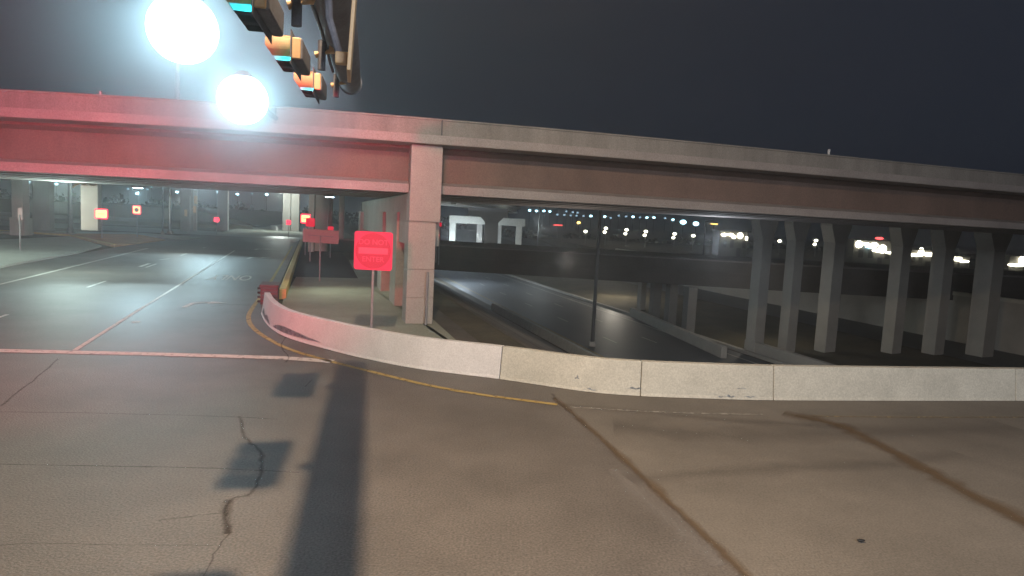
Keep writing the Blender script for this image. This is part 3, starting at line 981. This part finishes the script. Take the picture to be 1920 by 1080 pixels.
# red light just past the column
c = AT(819, 441, 60)
r = empty('hazard_light', (c.x, c.y, .2), 'single glowing red light just right of the tall flyover column', 'light')
bm = bmesh.new(); bmesh.ops.create_uvsphere(bm, u_segments=12, v_segments=8, radius=.22, matrix=Matrix.Translation((0, 0, c.z - .2))); link('lens', bm, M['far_red'], r)
bm = bmesh.new(); tube(bm, [(0, 0, 0), (0, 0, c.z - .35)], .05, 8); link('post', bm, M['metal'], r)

# left sign post whose panel merges with the pedestal column
g = G(38, 472)
r = empty('left_sign', (g.x, g.y, .1), 'narrow upright sign back on a thin post in front of the pedestal column', 'sign')
bm = bmesh.new(); tube(bm, [(0, 0, 0), (0, 0, 2.7)], .05, 8); link('post', bm, M['metal'], r)
bm = bmesh.new(); box(bm, (0, .06, 2.75), (.35, .02, .9)); link('panel', bm, M['sign_back'], r)

# far signals: mast arm pole with yellow heads
def signal_head(parent, loc, s=1.0, vertical=True, facing=-math.pi / 2, mt='yellow'):
    bm = bmesh.new(); box(bm, loc, (.36 * s, .22 * s, 1.05 * s) if vertical else (1.05 * s, .22 * s, .36 * s)); h_ = link('signal_housing', bm, M[mt], parent, bevel=.03)
    for k in (-1, 0, 1):
        q = Vector(loc) + (Vector((0, -.2 * s, k * .33 * s)) if vertical else Vector((k * .33 * s, -.2 * s, 0)))
        bm = bmesh.new(); tube(bm, [q + Vector((0, .1 * s, 0)), q - Vector((0, .1 * s, 0))], .14 * s, 12, False)
        v_ = link('visor', bm, M[mt], h_)
g = G(132, 439)
r = empty('signal_pole', (g.x, g.y, 0), 'dark far signal pole with a yellow arm curving right under the bridge', 'traffic signal')
zt = AT(140, 346, g.y).z
bm = bmesh.new(); tube(bm, [(0, 0, 0), (0, 0, .7), (0, 0, .75), (0, 0, zt + .3)], [.42, .34, .27, .2], 12); link('pole', bm, M['dark'], r)
bm = bmesh.new(); tube(bm, [(.35, 0, zt - .35), (.7, 0, zt), (1.2, 0, zt + .2), (3.2, 0, zt + .15)], .13, 10); link('arm', bm, M['yellow'], r)
signal_head(r, (2.0, -.25, zt + .08), .75, False)
signal_head(r, (3.0, -.25, zt + .04), .75, False)
g = G(366, 434)
r = empty('signal_pole', (g.x + .6, g.y - 3, 0), 'far yellow signal heads on a post beside the slender bright column', 'traffic signal')
bm = bmesh.new(); tube(bm, [(0, 0, 0), (0, 0, 5.6)], .09, 10); link('pole', bm, M['metal'], r)
signal_head(r, (.95, -.1, 5.0), 1.15)
signal_head(r, (.75, -.1, 3.5), 1.0)
signal_head(r, (-.6, -.1, 2.9), 1.0, True)
bm = bmesh.new(); tube(bm, [(-.6, 0, 3.2), (.75, 0, 3.8), (.95, 0, 5.2)], .05, 8); link('arm', bm, M['metal'], r)

# ------------------------------------------------------------------ near mast arm with signals
def arm_pt(y):
    return Vector((-0.50 - 0.205 * y, y, 6.35 + 0.01 * y))
r = empty('signal_mast', (-0.3, -1.2, 0), 'dark grey mast arm reaching away overhead above the near pavement', 'traffic signal')
bm = bmesh.new(); tube(bm, [Vector((-.3, -1.2, 0)), Vector((-.3, -1.2, 7.2))], [.26, .2], 16); link('pole', bm, M['arm'], r, smooth=True, world=True)
bm = bmesh.new(); tube(bm, [Vector((-.3, -1.2, 6.3))] + [arm_pt(y) for y in (0, 4, 7, 9, 11, 12.3)], [.23, .23, .23, .22, .21, .20, .18], 20); link('arm', bm, M['arm'], r, smooth=True, world=True)
bm = bmesh.new(); tube(bm, [arm_pt(12.3), arm_pt(12.36)], .2, 20); link('arm_cap', bm, M['arm'], r, smooth=True, world=True)
bm = bmesh.new(); tube(bm, [arm_pt(y) + Vector((-.2, 0, -.12 - .03 * math.sin(y * 2))) for y in (3, 4, 5, 6, 7, 8, 9, 10, 10.6)], .022, 8); link('cable', bm, M['black'], r, world=True)

def tunnel(bm, c, R, L_, a0, a1, n=26, skew=0.45):
    """visor opening to -x, slot at the bottom between a0..a1 cut away, front edge slanted"""
    A, B = [], []
    for k in range(n + 1):
        a = math.radians(a0 + (a1 - a0) * k / n)
        y, z = math.cos(a) * R, math.sin(a) * R
        l = L_ * (1 - skew * max(0, -z / R) * .9)
        A.append(bm.verts.new((c[0], c[1] + y, c[2] + z)))
        B.append(bm.verts.new((c[0] - l, c[1] + y, c[2] + z)))
    for k in range(n):
        bm.faces.new((A[k], A[k + 1], B[k + 1], B[k]))

def hsignal(px, py, y, label):
    """horizontal three-lens head facing left, its green end towards the camera"""
    c = AT(px, py, y)
    ang = math.atan(0.195)
    r = empty('traffic_signal', (c.x, c.y, c.z), label, 'traffic signal', 'traffic signals hanging beside the mast arm', rz=ang)
    bm = bmesh.new(); box(bm, (.10, .40, 0), (.12, .96, .27)); link('housing', bm, M['arm'], r, bevel=.03)
    bm = bmesh.new(); box(bm, (.09, -.10, 0), (.10, .04, .25)); link('end_cap', bm, M['yellow'], r, bevel=.012)
    bm = bmesh.new(); box(bm, (.035, .36, 0), (.008, 1.1, .40)); link('backplate', bm, M['arm'], r)
    for k in range(3):
        bm = bmesh.new(); tunnel(bm, (.03, .36 * k, 0), .16, .29, -42, 222)
        bmesh.ops.solidify(bm, geom=bm.faces[:], thickness=.006)
        vz = link('visor', bm, M['yellow' if k == 0 else 'dark'], r)
        bm = bmesh.new(); tunnel(bm, (.028, .36 * k, 0), .152, .282, -48, 228)
        bmesh.ops.solidify(bm, geom=bm.faces[:], thickness=.002)
        link('liner', bm, M['liner'] if k == 0 else M['black'], vz)
        bm = bmesh.new()
        bmesh.ops.create_circle(bm, cap_ends=True, segments=24, radius=.148, matrix=Matrix.Translation((.015, .36 * k, 0)) @ Matrix.Rotation(math.pi / 2, 4, 'Y'))
        o = link('lens', bm, M['green_lens'] if k == 0 else M['black'], r)
        if k == 0: o['label'] = 'lit green lens'
    ap = arm_pt(c.y + .36)
    bm = bmesh.new()
    tube(bm, [Vector((c.x + .22, c.y + .30, c.z + .02)), Vector((c.x + .42, c.y + .34, c.z + .08)), Vector((ap.x - .1, ap.y, ap.z))], .045, 10)
    link('bracket', bm, M['yellow'], r, world=True)
    bm = bmesh.new(); tube(bm, [Vector((c.x + .30, c.y + .32, c.z - .16)), Vector((c.x + .30, c.y + .32, c.z + .2))], .05, 10)
    link('clamp', bm, M['arm'], r, world=True)
    return r
hsignal(472, -8, 6.3, 'nearest yellow traffic signal, cut off by the top edge, its visor lit cyan below')
hsignal(543, 93, 8.5, 'middle yellow traffic signal of the three, lit cyan below its visor')
hsignal(585, 154, 11.0, 'farthest and lowest of the three yellow traffic signals beside the mast arm')

# edge-on panel right of the arm
c = AT(661, 55, 5.3)
r = empty('edge_on_panel', (c.x, c.y, c.z), 'thin signal panel seen edge-on hanging right of the mast arm', 'sign', rz=0.23)
bm = bmesh.new(); box(bm, (0, 0, .02), (.028, .5, .74), ry=.05); link('panel', bm, M['yellow'], r, bevel=.005)
bm = bmesh.new(); box(bm, (-.075, .1, -.2), (.1, .08, .09)); link('bracket', bm, M['yellow'], r, bevel=.01)
bm = bmesh.new(); tube(bm, [(-.09, .1, -.18), (-.18, .15, .1), (-.2, .2, .5)], .03, 8); link('hanger', bm, M['arm'], r)

# street lamp above, its luminaire out of view over the arm
r = empty('street_lamp', (2.4, -3, 0), 'warm overhead street lamp above the mast arm', 'street lamp')
bm = bmesh.new(); tube(bm, [(2.4, -3, 0), (2.4, -3, 11.6)], [.14, .09], 12); link('pole', bm, M['metal'], r, world=True)
bm = bmesh.new(); tube(bm, [(2.4, -3, 11.5), (.6, 1, 12.2), (-1.7, 6.1, 12.35)], .05, 8); link('arm', bm, M['metal'], r, world=True)
bm = bmesh.new(); box(bm, (-1.9, 6.5, 12.36), (.4, .9, .14), rz=.42); link('luminaire', bm, M['metal'], r, world=True, bevel=.04)

# ------------------------------------------------------------------ big glaring lamps
def big_lamp(px, py, y, rad, power, label, z0, foot):
    c = AT(px, py, y)
    r = empty('high_mast_lamp', (foot[0], foot[1], z0), label, 'street lamp')
    bm = bmesh.new(); tube(bm, [foot, (foot[0], foot[1], c.z - rad * .2), (c.x, c.y, c.z + rad * .2)], [.13, .10, .08], 12); link('pole', bm, M['metal'], r, world=True)
    bm = bmesh.new(); bmesh.ops.create_uvsphere(bm, u_segments=48, v_segments=24, radius=rad, matrix=Matrix.Translation(c))
    link('lamp_globe', bm, M['cyan_head'], r, smooth=True, world=True)
    bm = bmesh.new(); tube(bm, [c + Vector((0, 0, rad * .9)), c + Vector((0, 0, rad * 1.15))], [rad * .5, rad * .2], 16); link('cap', bm, M['metal'], r, world=True)
    l = lamp('lamp_light', 'SPOT', c - r.location, power, CYAN, rad * 1.03, angle=66, blend=.35)
    l.rotation_euler = (Vector((0, 0, 4.2 + .42 * c.y)) - c).to_track_quat('-Z', 'Y').to_euler()
    l.parent = r
    return r
_x = AT(345, 62, 36)
big_lamp(343, 55, 36, 1.7, 260000, 'larger glaring cyan-white lamp high above the flyover at upper left', 7.32, (AT(333, 62, 36).x, 36, 7.32))
_x = AT(455, 188, 22.5)
big_lamp(455, 187, 22.6, .78, 60000, 'smaller glaring cyan-white lamp overlapping the front edge of the flyover parapet', TOP, (_x.x, fy(_x.x) + .23, TOP))

def glare_ball(px, py, y, rad, dens):  # scattering ball added round a lamp to imitate lens glare
    c = AT(px, py, y)
    bm = bmesh.new(); bmesh.ops.create_icosphere(bm, subdivisions=4, radius=rad)
    mm = bpy.data.materials.new('lamp_mist')
    mm.use_nodes = True
    t = mm.node_tree
    t.nodes.remove(t.nodes['Principled BSDF'])
    v = t.nodes.new('ShaderNodeVolumePrincipled')
    v.inputs['Color'].default_value = (.8, .93, 1, 1)
    tc = t.nodes.new('ShaderNodeTexCoord')
    mp = t.nodes.new('ShaderNodeMapping')
    mp.inputs['Scale'].default_value = (1 / rad,) * 3
    gr = t.nodes.new('ShaderNodeTexGradient')
    gr.gradient_type = 'SPHERICAL'
    ml = t.nodes.new('ShaderNodeMath')
    ml.operation = 'MULTIPLY'
    ml.inputs[1].default_value = dens
    t.links.new(tc.outputs['Object'], mp.inputs[0])
    t.links.new(mp.outputs[0], gr.inputs[0])
    t.links.new(gr.outputs['Fac'], ml.inputs[0])
    t.links.new(ml.outputs[0], v.inputs['Density'])
    v.inputs['Anisotropy'].default_value = 0.3
    t.links.new(v.outputs[0], t.nodes['Material Output'].inputs['Volume'])
    o = link('mist', bm, mm)
    o.location = c
    o['kind'] = 'stuff'
    o['label'] = 'ball of damp air glowing round the %s glaring lamp' % ('larger' if rad > 4 else 'smaller')
glare_ball(343, 55, 36, 9.0, .11)
glare_ball(455, 187, 22.6, 4.2, .19)

# under-bridge and hidden lights, some of them added
def wall_pack(loc, power, color, tgt, ang, label, sz=.25):
    r = empty('bridge_light', loc, label, 'light')
    bm = bmesh.new(); box(bm, (0, 0, .08), (.5, .3, .12)); link('housing', bm, M['metal'], r, bevel=.02)
    bm = bmesh.new(); box(bm, (0, 0, .005), (.4, .22, .02)); link('lens', bm, M['cyan_head'], r)
    l = lamp('lamp_light', 'SPOT', (0, 0, -.03), power, color, sz, angle=ang)
    d = Vector(tgt) - Vector(loc)
    l.rotation_euler = d.to_track_quat('-Z', 'Y').to_euler()
    l.data.spot_size = math.radians(ang); l.data.spot_blend = 1
    l.parent = r
g = G(185, 555)
wall_pack((g.x - 1, g.y + 5.0, 4.9), 4200, CYAN, (g.x, g.y + 1, 0), 115, 'light under the near left of the flyover shining on the lanes')
g = G(320, 488)
wall_pack((g.x - 2, g.y + 10, 6.4), 8000, CYAN, (g.x, g.y, 0), 105, 'light under the wide bridge shining on the lanes')
g = G(640, 560)
wall_pack((g.x - 1.5, g.y + 3, 4.95), 900, (.92, 1, .82), (g.x, g.y + 1, 0), 120, 'light under the flyover shining on the concrete apron')  # fixture added to brighten the apron
def plain_light(name, loc, power, color, r_=.3):
    return lamp(name, 'POINT', loc, power, color, r_)

# ------------------------------------------------------------------ far lamps
ORD = ['first', 'second', 'third', 'fourth', 'fifth', 'sixth', 'seventh', 'eighth', 'ninth', 'tenth', 'eleventh', 'twelfth', 'thirteenth', 'fourteenth', 'fifteenth', 'sixteenth', 'seventeenth', 'eighteenth', 'nineteenth', 'twentieth', 'twenty-first', 'twenty-second', 'twenty-third', 'twenty-fourth']
protos = {}
def far_lamp(px, py, y, mt, size, label, group, zbase=None, two=0):
    key = (mt, round(size, 2), two)
    c = AT(px, py, y)
    zb = zbase if zbase is not None else 0
    r = empty('street_lamp', (c.x, c.y, zb), label, 'street lamp', group)
    hgt_ = c.z - zb
    bm = bmesh.new(); tube(bm, [(0, 0, 0), (0, 0, hgt_)], [.14, .08], 6); link('pole', bm, M['metal'], r)
    bm = bmesh.new()
    bmesh.ops.create_uvsphere(bm, u_segments=10, v_segments=6, radius=size, matrix=Matrix.Translation((0, 0, hgt_)) @ Matrix.Diagonal((1.15, 1, .8, 1)))
    if two:  # second glowing ball stands in for the lamp's glare reflection
        bmesh.ops.create_uvsphere(bm, u_segments=10, v_segments=6, radius=size, matrix=Matrix.Translation((-size * .6, 0, hgt_ - two)) @ Matrix.Diagonal((1, 1, .8, 1)))
    link('lamp_head', bm, M[mt], r)
    return r
lf = [(30, 339), (50, 336), (54, 341), (64, 339.5), (106, 345), (152, 346), (240, 354), (257, 363), (276, 355), (284, 349), (332, 360), (409, 360), (445, 364), (472, 363)]
for i, (x, y) in enumerate(lf):
    far_lamp(x, y, 290 + 7 * (i % 3), 'far_cyan' if i not in (1, 3, 5, 6, 8, 13) else 'far_dim', .62 if i not in (1, 3, 5, 6, 8, 13) else .5,
             '%s from the left of the far cyan lamps seen under the bridge at left' % ORD[i], 'far street lamps under the bridge at left')
# wide bright lamp near the road end
r = far_lamp(500, 364.5, 230, 'far_cyan', .5, 'wide flat bright lamp above the road end between the columns', 'far street lamps under the bridge at left')
bm = bmesh.new(); box(bm, (0, 0, r.children[0].dimensions.z), (2.6, .6, .35)); link('lamp_bar', bm, M['far_cyan'], r)
cy = [(993, 394.5, 1), (1006, 395.5, 1), (1020, 395.5, 1), (1031, 396.5, 1), (1045, 402.5, 0), (1058, 403, 0), (1070, 404, 0), (1081, 404.5, 0), (1094, 405, 0), (1062, 396.5, 0), (1074, 398, 0), (1083, 399, 0), (1108, 405, 1), (1134, 406, 1), (1145, 408.5, 0), (1160, 404.5, 0), (1174, 406, 0), (1187, 406.5, 1), (1200, 407.5, 0), (1213, 408, 1), (1226, 408, 1), (1247, 409, 0), (1262, 412, 1)]
for i, (x, y, b) in enumerate(sorted(cy)):
    far_lamp(x, y, 360 + 9 * (i % 4), 'far_cyan' if b else 'far_dim', .72 if b else .62,
             '%s from the left in the row of distant lamps right of the portal bent' % ORD[i], 'row of distant lamps on the horizon', zbase=-1.2)
far_lamp(1281, 416.5, 250, 'far_cyan', 1.0, 'left one of the two large cyan lamps at the right end of the distant row', 'pair of large cyan lamps', zbase=-1.2)
far_lamp(1305, 419.5, 250, 'far_cyan', .95, 'right one of the two large cyan lamps at the right end of the distant row', 'pair of large cyan lamps', zbase=-1.2)
far_lamp(1085, 417.5, 230, 'far_amber', .55, 'single amber lamp below the distant row', 'single lamps', zbase=-1.2)
wt = [(1098, 434, 0), (1136, 428, 1), (1175, 431, 1), (1211, 434, 1), (1265, 438.5, 1), (1300, 442, 0), (1462, 452, 0), (1530, 451, 1)]
for i, (x, y, t) in enumerate(wt):
    far_lamp(x, y, 170, 'far_white', .42, '%s from the left of the warm white lamps in the lot beyond the cross street' % ORD[i], 'warm white lot lamps', zbase=-1.2, two=.95 if t else 0)

# lit buildings: canopy and small blocks on the lot
def lot_building(px0, px1, py0, py1, y, label, lights, neon=None, roofc='metal'):
    a, b = AT(px0, py0, y), AT(px1, py1, y)
    w, hh = b.x - a.x, a.z + 1.2
    r = empty('roadside_building', ((a.x + b.x) / 2, y, -1.2), label, 'building')
    bm = bmesh.new(); box(bm, (0, 2.5, hh / 2), (w, 5, hh)); wl_ = link('wall', bm, M['soffit'], r)
    bm = bmesh.new(); box(bm, (0, 2.3, hh + .12), (w + .8, 6, .25)); link('roof', bm, M['metal'], r)
    bm = bmesh.new(); box(bm, (w * .2, -.02, .95), (.9, .06, 1.9)); link('door', bm, M['dark'], r)
    for k in (-.3, -.05, .38):
        bm = bmesh.new(); box(bm, (w * k, -.02, hh * .5), (w * .12, .06, hh * .3)); link('window', bm, M['black'], r)
    for (lx, ly, sx, sz, mt) in lights:
        q = AT(lx, ly, y - .4)
        bm = bmesh.new(); bmesh.ops.create_uvsphere(bm, u_segments=12, v_segments=8, radius=1, matrix=Matrix.Translation((q.x - r.location.x, -.35, q.z + 1.2)) @ Matrix.Diagonal((sx, .15, sz, 1)))
        link('wall_light', bm, M[mt], r)
    return r
lot_building(1350, 1402, 433, 452, 150, 'small lit building with wall lights just left of the first right hand column',
             [(1358, 440, .7, .35, 'far_white'), (1370, 440, .7, .3, 'far_white'), (1376, 444, .5, .4, 'far_white'), (1388, 442, .65, .65, 'far_white'), (1400, 447, .3, .45, 'far_white')])
lot_building(1602, 1672, 450, 473, 130, 'lit building with round lights and a small red light above, between third and fourth columns',
             [(1611, 458, .7, .7, 'far_white'), (1622, 457, 1.0, .25, 'far_white'), (1640, 459, .7, .45, 'far_white'), (1633, 463, 1.1, .25, 'far_cyan'), (1655, 467, .8, .8, 'far_white'), (1648, 470, 1.3, .3, 'far_white'), (1668, 474, .8, .22, 'far_white'), (1649, 447, .8, .25, 'far_red')])
lot_building(1704, 1756, 468, 481, 130, 'low lit canopy building with one peak light right of the fourth column',
             [(1728, 470, .5, .6, 'far_white'), (1727, 475, .6, .6, 'far_white'), (1715, 478, 1.0, .3, 'far_white'), (1741, 477, 1.2, .35, 'far_white')])
lot_building(1782, 1818, 481, 494, 130, 'small dim lit building right of the fifth column',
             [(1795, 485, 1.0, .45, 'far_white'), (1808, 490, 1.0, .25, 'far_white')])
lot_building(1894, 1935, 480, 500, 130, 'lit building cut off by the right edge of the picture',
             [(1917, 488, .7, .8, 'far_white'), (1905, 497, 1.6, .3, 'far_white')])
# distant red light streaks as lit sign bars
for (x, y, yy, w, lb, mt) in ((1046, 422, 200, 2.6, 'long thin red sign bar left of the amber lamp', 'far_red'), (1339, 420, 240, 2.4, 'orange and red sign bar right of the large cyan lamps', 'far_amber')):
    c = AT(x, y, yy)
    r = empty('lit_sign_bar', (c.x, c.y, -1.2), lb, 'sign')
    bm = bmesh.new(); box(bm, (0, 0, c.z + 1.2), (w, .3, .22)); link('bar', bm, M[mt], r)
    bm = bmesh.new(); tube(bm, [(0, .25, 0), (0, .25, c.z + 1.2)], .15, 6); link('post', bm, M['metal'], r)

# plain thin poles
def pole(px, py0, py1, y, z0, w, label, lum=False):
    b = AT(px, py1, y)
    t = AT(px, py0, y)
    r = empty('light_pole', (b.x, y, z0), label, 'pole')
    bm = bmesh.new(); tube(bm, [(0, 0, 0), (0, 0, t.z - z0)], [w, w * .6], 10); link('shaft', bm, M['dark'], r)
    bm = bmesh.new(); box(bm, (0, 0, .2), (w * 3, w * 3, .4)); link('base', bm, M['column'], r, bevel=.03)
    bm = bmesh.new(); tube(bm, [(0, 0, t.z - z0 - .1), (.5, 0, t.z - z0 + .1), (1.5, 0, t.z - z0 + .15)], w * .35, 8); link('bracket_arm', bm, M['metal'], r)
pole(1110, 300, 650, 57, -6, .17, 'tall thin pole rising from the slope across the lower highway')
pole(305, 300, 430, 92, 0, .12, 'slim pole between the octagon sign and the dark column, left one')
pole(319, 330, 430, 95, 0, .2, 'slim pole on a pale base just left of the dark column')
pole(1008, 380, 455, 130, -1, .13, 'thin faint pole right of the pale portal bent')
pole(1319, 415, 470, 120, -1.2, .14, 'thin faint pole under the right large cyan lamp')
# marker on the parapet
c = AT(1565, 287, fy(18) + 1)
c = Vector((AT(1565, 290, 31.5).x, fy(AT(1565, 290, 31.5).x) + .2, TOP))
bm = bmesh.new(); box(bm, (0, 0, .11), (.09, .05, .22)); box(bm, (0, 0, .23), (.12, .06, .05))
o = link('marker_post', bm, M['white_barrier']); o.location = c
tag(o, 'tiny pale marker standing on the flyover parapet at right', 'marker')
c = Vector((AT(155, 172, 24).x, fy(AT(155, 172, 24).x) + .2, TOP))
bm = bmesh.new(); box(bm, (0, 0, .06), (.06, .05, .12)); box(bm, (0, 0, .13), (.09, .06, .03))
o = link('marker_post', bm, M['white_barrier']); o.location = c
tag(o, 'tiny stub marker on the flyover parapet at far left', 'marker')

# white end treatment of a barrier at the road end
g = G(522, 433)
bm = bmesh.new(); sweep(bm, [g, g + Vector((-4, 8, 0)), g + Vector((-8, 30, 0))], [(0, 0), (.1, .8), (.4, .8), (.5, 0)])
tag(link('road_end_barrier', bm, M['white_barrier'], bevel=.05), 'short white barrier end at the foot of the bright road end column', 'barrier')

# ------------------------------------------------------------------ far tree belt
bm = bmesh.new()
rt = random.Random(5)
def clump(cx_, cy_, cz_, rx, rz_, n):
    for _ in range(n):
        th, ph = rt.random() * 6.283, math.acos(rt.uniform(-1, 1))
        rr = rt.random() ** .4
        p = Vector((cx_ + rx * rr * math.sin(ph) * math.cos(th), cy_ + rx * rr * math.sin(ph) * math.sin(th), cz_ + rz_ * rr * math.cos(ph)))
        s = rt.uniform(.35, .8)
        a = Vector((rt.uniform(-1, 1), rt.uniform(-1, 1), rt.uniform(-1, 1))).normalized()
        b = a.orthogonal().normalized()
        c_ = a.cross(b)
        bm.faces.new([bm.verts.new(p + b * s), bm.verts.new(p + c_ * s), bm.verts.new(p - b * s), bm.verts.new(p - c_ * s)])
for i in range(60):
    x = -230 + i * 3.6 + rt.uniform(-2, 2)
    hh = rt.uniform(1.5, 3.4)
    clump(x, 232 + rt.uniform(-8, 8), hh, rt.uniform(2.5, 4.5), hh, 55)
for i in range(70):
    x = -5 + i * 2.6 + rt.uniform(-2, 2)
    hh = rt.uniform(.7, 1.5)
    clump(x, 205 + rt.uniform(-6, 6), hh - 1.2, rt.uniform(2, 3.4), hh, 36)
o = link('tree_belt', bm, M['leaf'])
o['kind'] = 'stuff'
o['label'] = 'dark far-off belt of trees and scrub below the distant lamps'
o['category'] = 'trees'

# ------------------------------------------------------------------ other lights: some of the place, some added to brighten single parts
plain_light('road_end_light', (-44, 128, 7.4), 3600, (0.9, 1.0, 0.92))
plain_light('far_road_light', (-50, 165, 7), 1000, CYAN)
plain_light('highway_light', (-9, 106, -1.0), 4200, (0.72, 0.86, 1.0))
plain_light('lane_light', (-25, 38, 4.85), 2600, (.75, 1, .92), 1.0)
plain_light('portal_light', (-5, 96, 1.6), 500, (0.95, 1.0, 0.95))
plain_light('left_lot_light', (-40, 42, 4.4), 3400, (0.8, 1.0, 0.9))  # fill added to brighten the left pavement and lanes
plain_light('column_fill_street_light', (3, 38, 2.2), 260, (1.0, .9, .8))  # fill added to lift the flyover columns
plain_light('right_street_light', (13, 44, 3.5), 620, (0.78, .88, 1.0))
plain_light('median_light', (22, 61, -1.5), 300, (1.0, .9, .75))  # added to brighten the grass and nearby columns
plain_light('far_median_light', (14, 93, -1.5), 1500, (1.0, .9, .75))  # added to brighten the grass beyond the low bridge
plain_light('connector_light', (5, 128, 3.5), 900, (.9, 1, 1))  # added so the connector deck catches light
lamp('left_column_light', 'SPOT', (-63, 86, 2.5), 7000, (.95, 1, .85), .3, (-60.3, 97, 3.6), 62)  # spot added to brighten the pale left column
lamp('centre_column_light', 'SPOT', (-52, 90, 2.5), 5000, (.95, 1, .85), .3, (-47.5, 99, 3.6), 50)  # added spot, brightens the slender column by the far signal
lamp('row_column_light', 'SPOT', (-33, 62, 3.5), 3500, (.95, 1, .85), .3, (-19, 70, 3.6), 40)  # added spot on the narrow columns above the wide sign
plain_light('road_side_light', (-31, 63, 4.5), 300, (1, 1, .85))  # weak fill added for the same narrow columns
plain_light('crossing_light', (-20, 88, 5.5), 200, (1, 1, .9))

# ------------------------------------------------------------------ haze
bm = bmesh.new()
x0, x1, y0, y1, z0, z1 = -1700, 1700, -1700, 1700, -9, 40
box(bm, ((x0 + x1) / 2, (y0 + y1) / 2, (z0 + z1) / 2), (x1 - x0, y1 - y0, z1 - z0))
mh = bpy.data.materials.new('haze')
mh.use_nodes = True
nt = mh.node_tree
nt.nodes.remove(nt.nodes['Principled BSDF'])
vol = nt.nodes.new('ShaderNodeVolumePrincipled')
vol.inputs['Color'].default_value = (.9, .93, .95, 1)
vol.inputs['Density'].default_value = 0.0020
vol.inputs['Anisotropy'].default_value = 0.7
nt.links.new(vol.outputs[0], nt.nodes['Material Output'].inputs['Volume'])
hz = link('haze', bm, mh)
hz['kind'] = 'stuff'
hz['label'] = 'thin night haze glowing round the lamps'
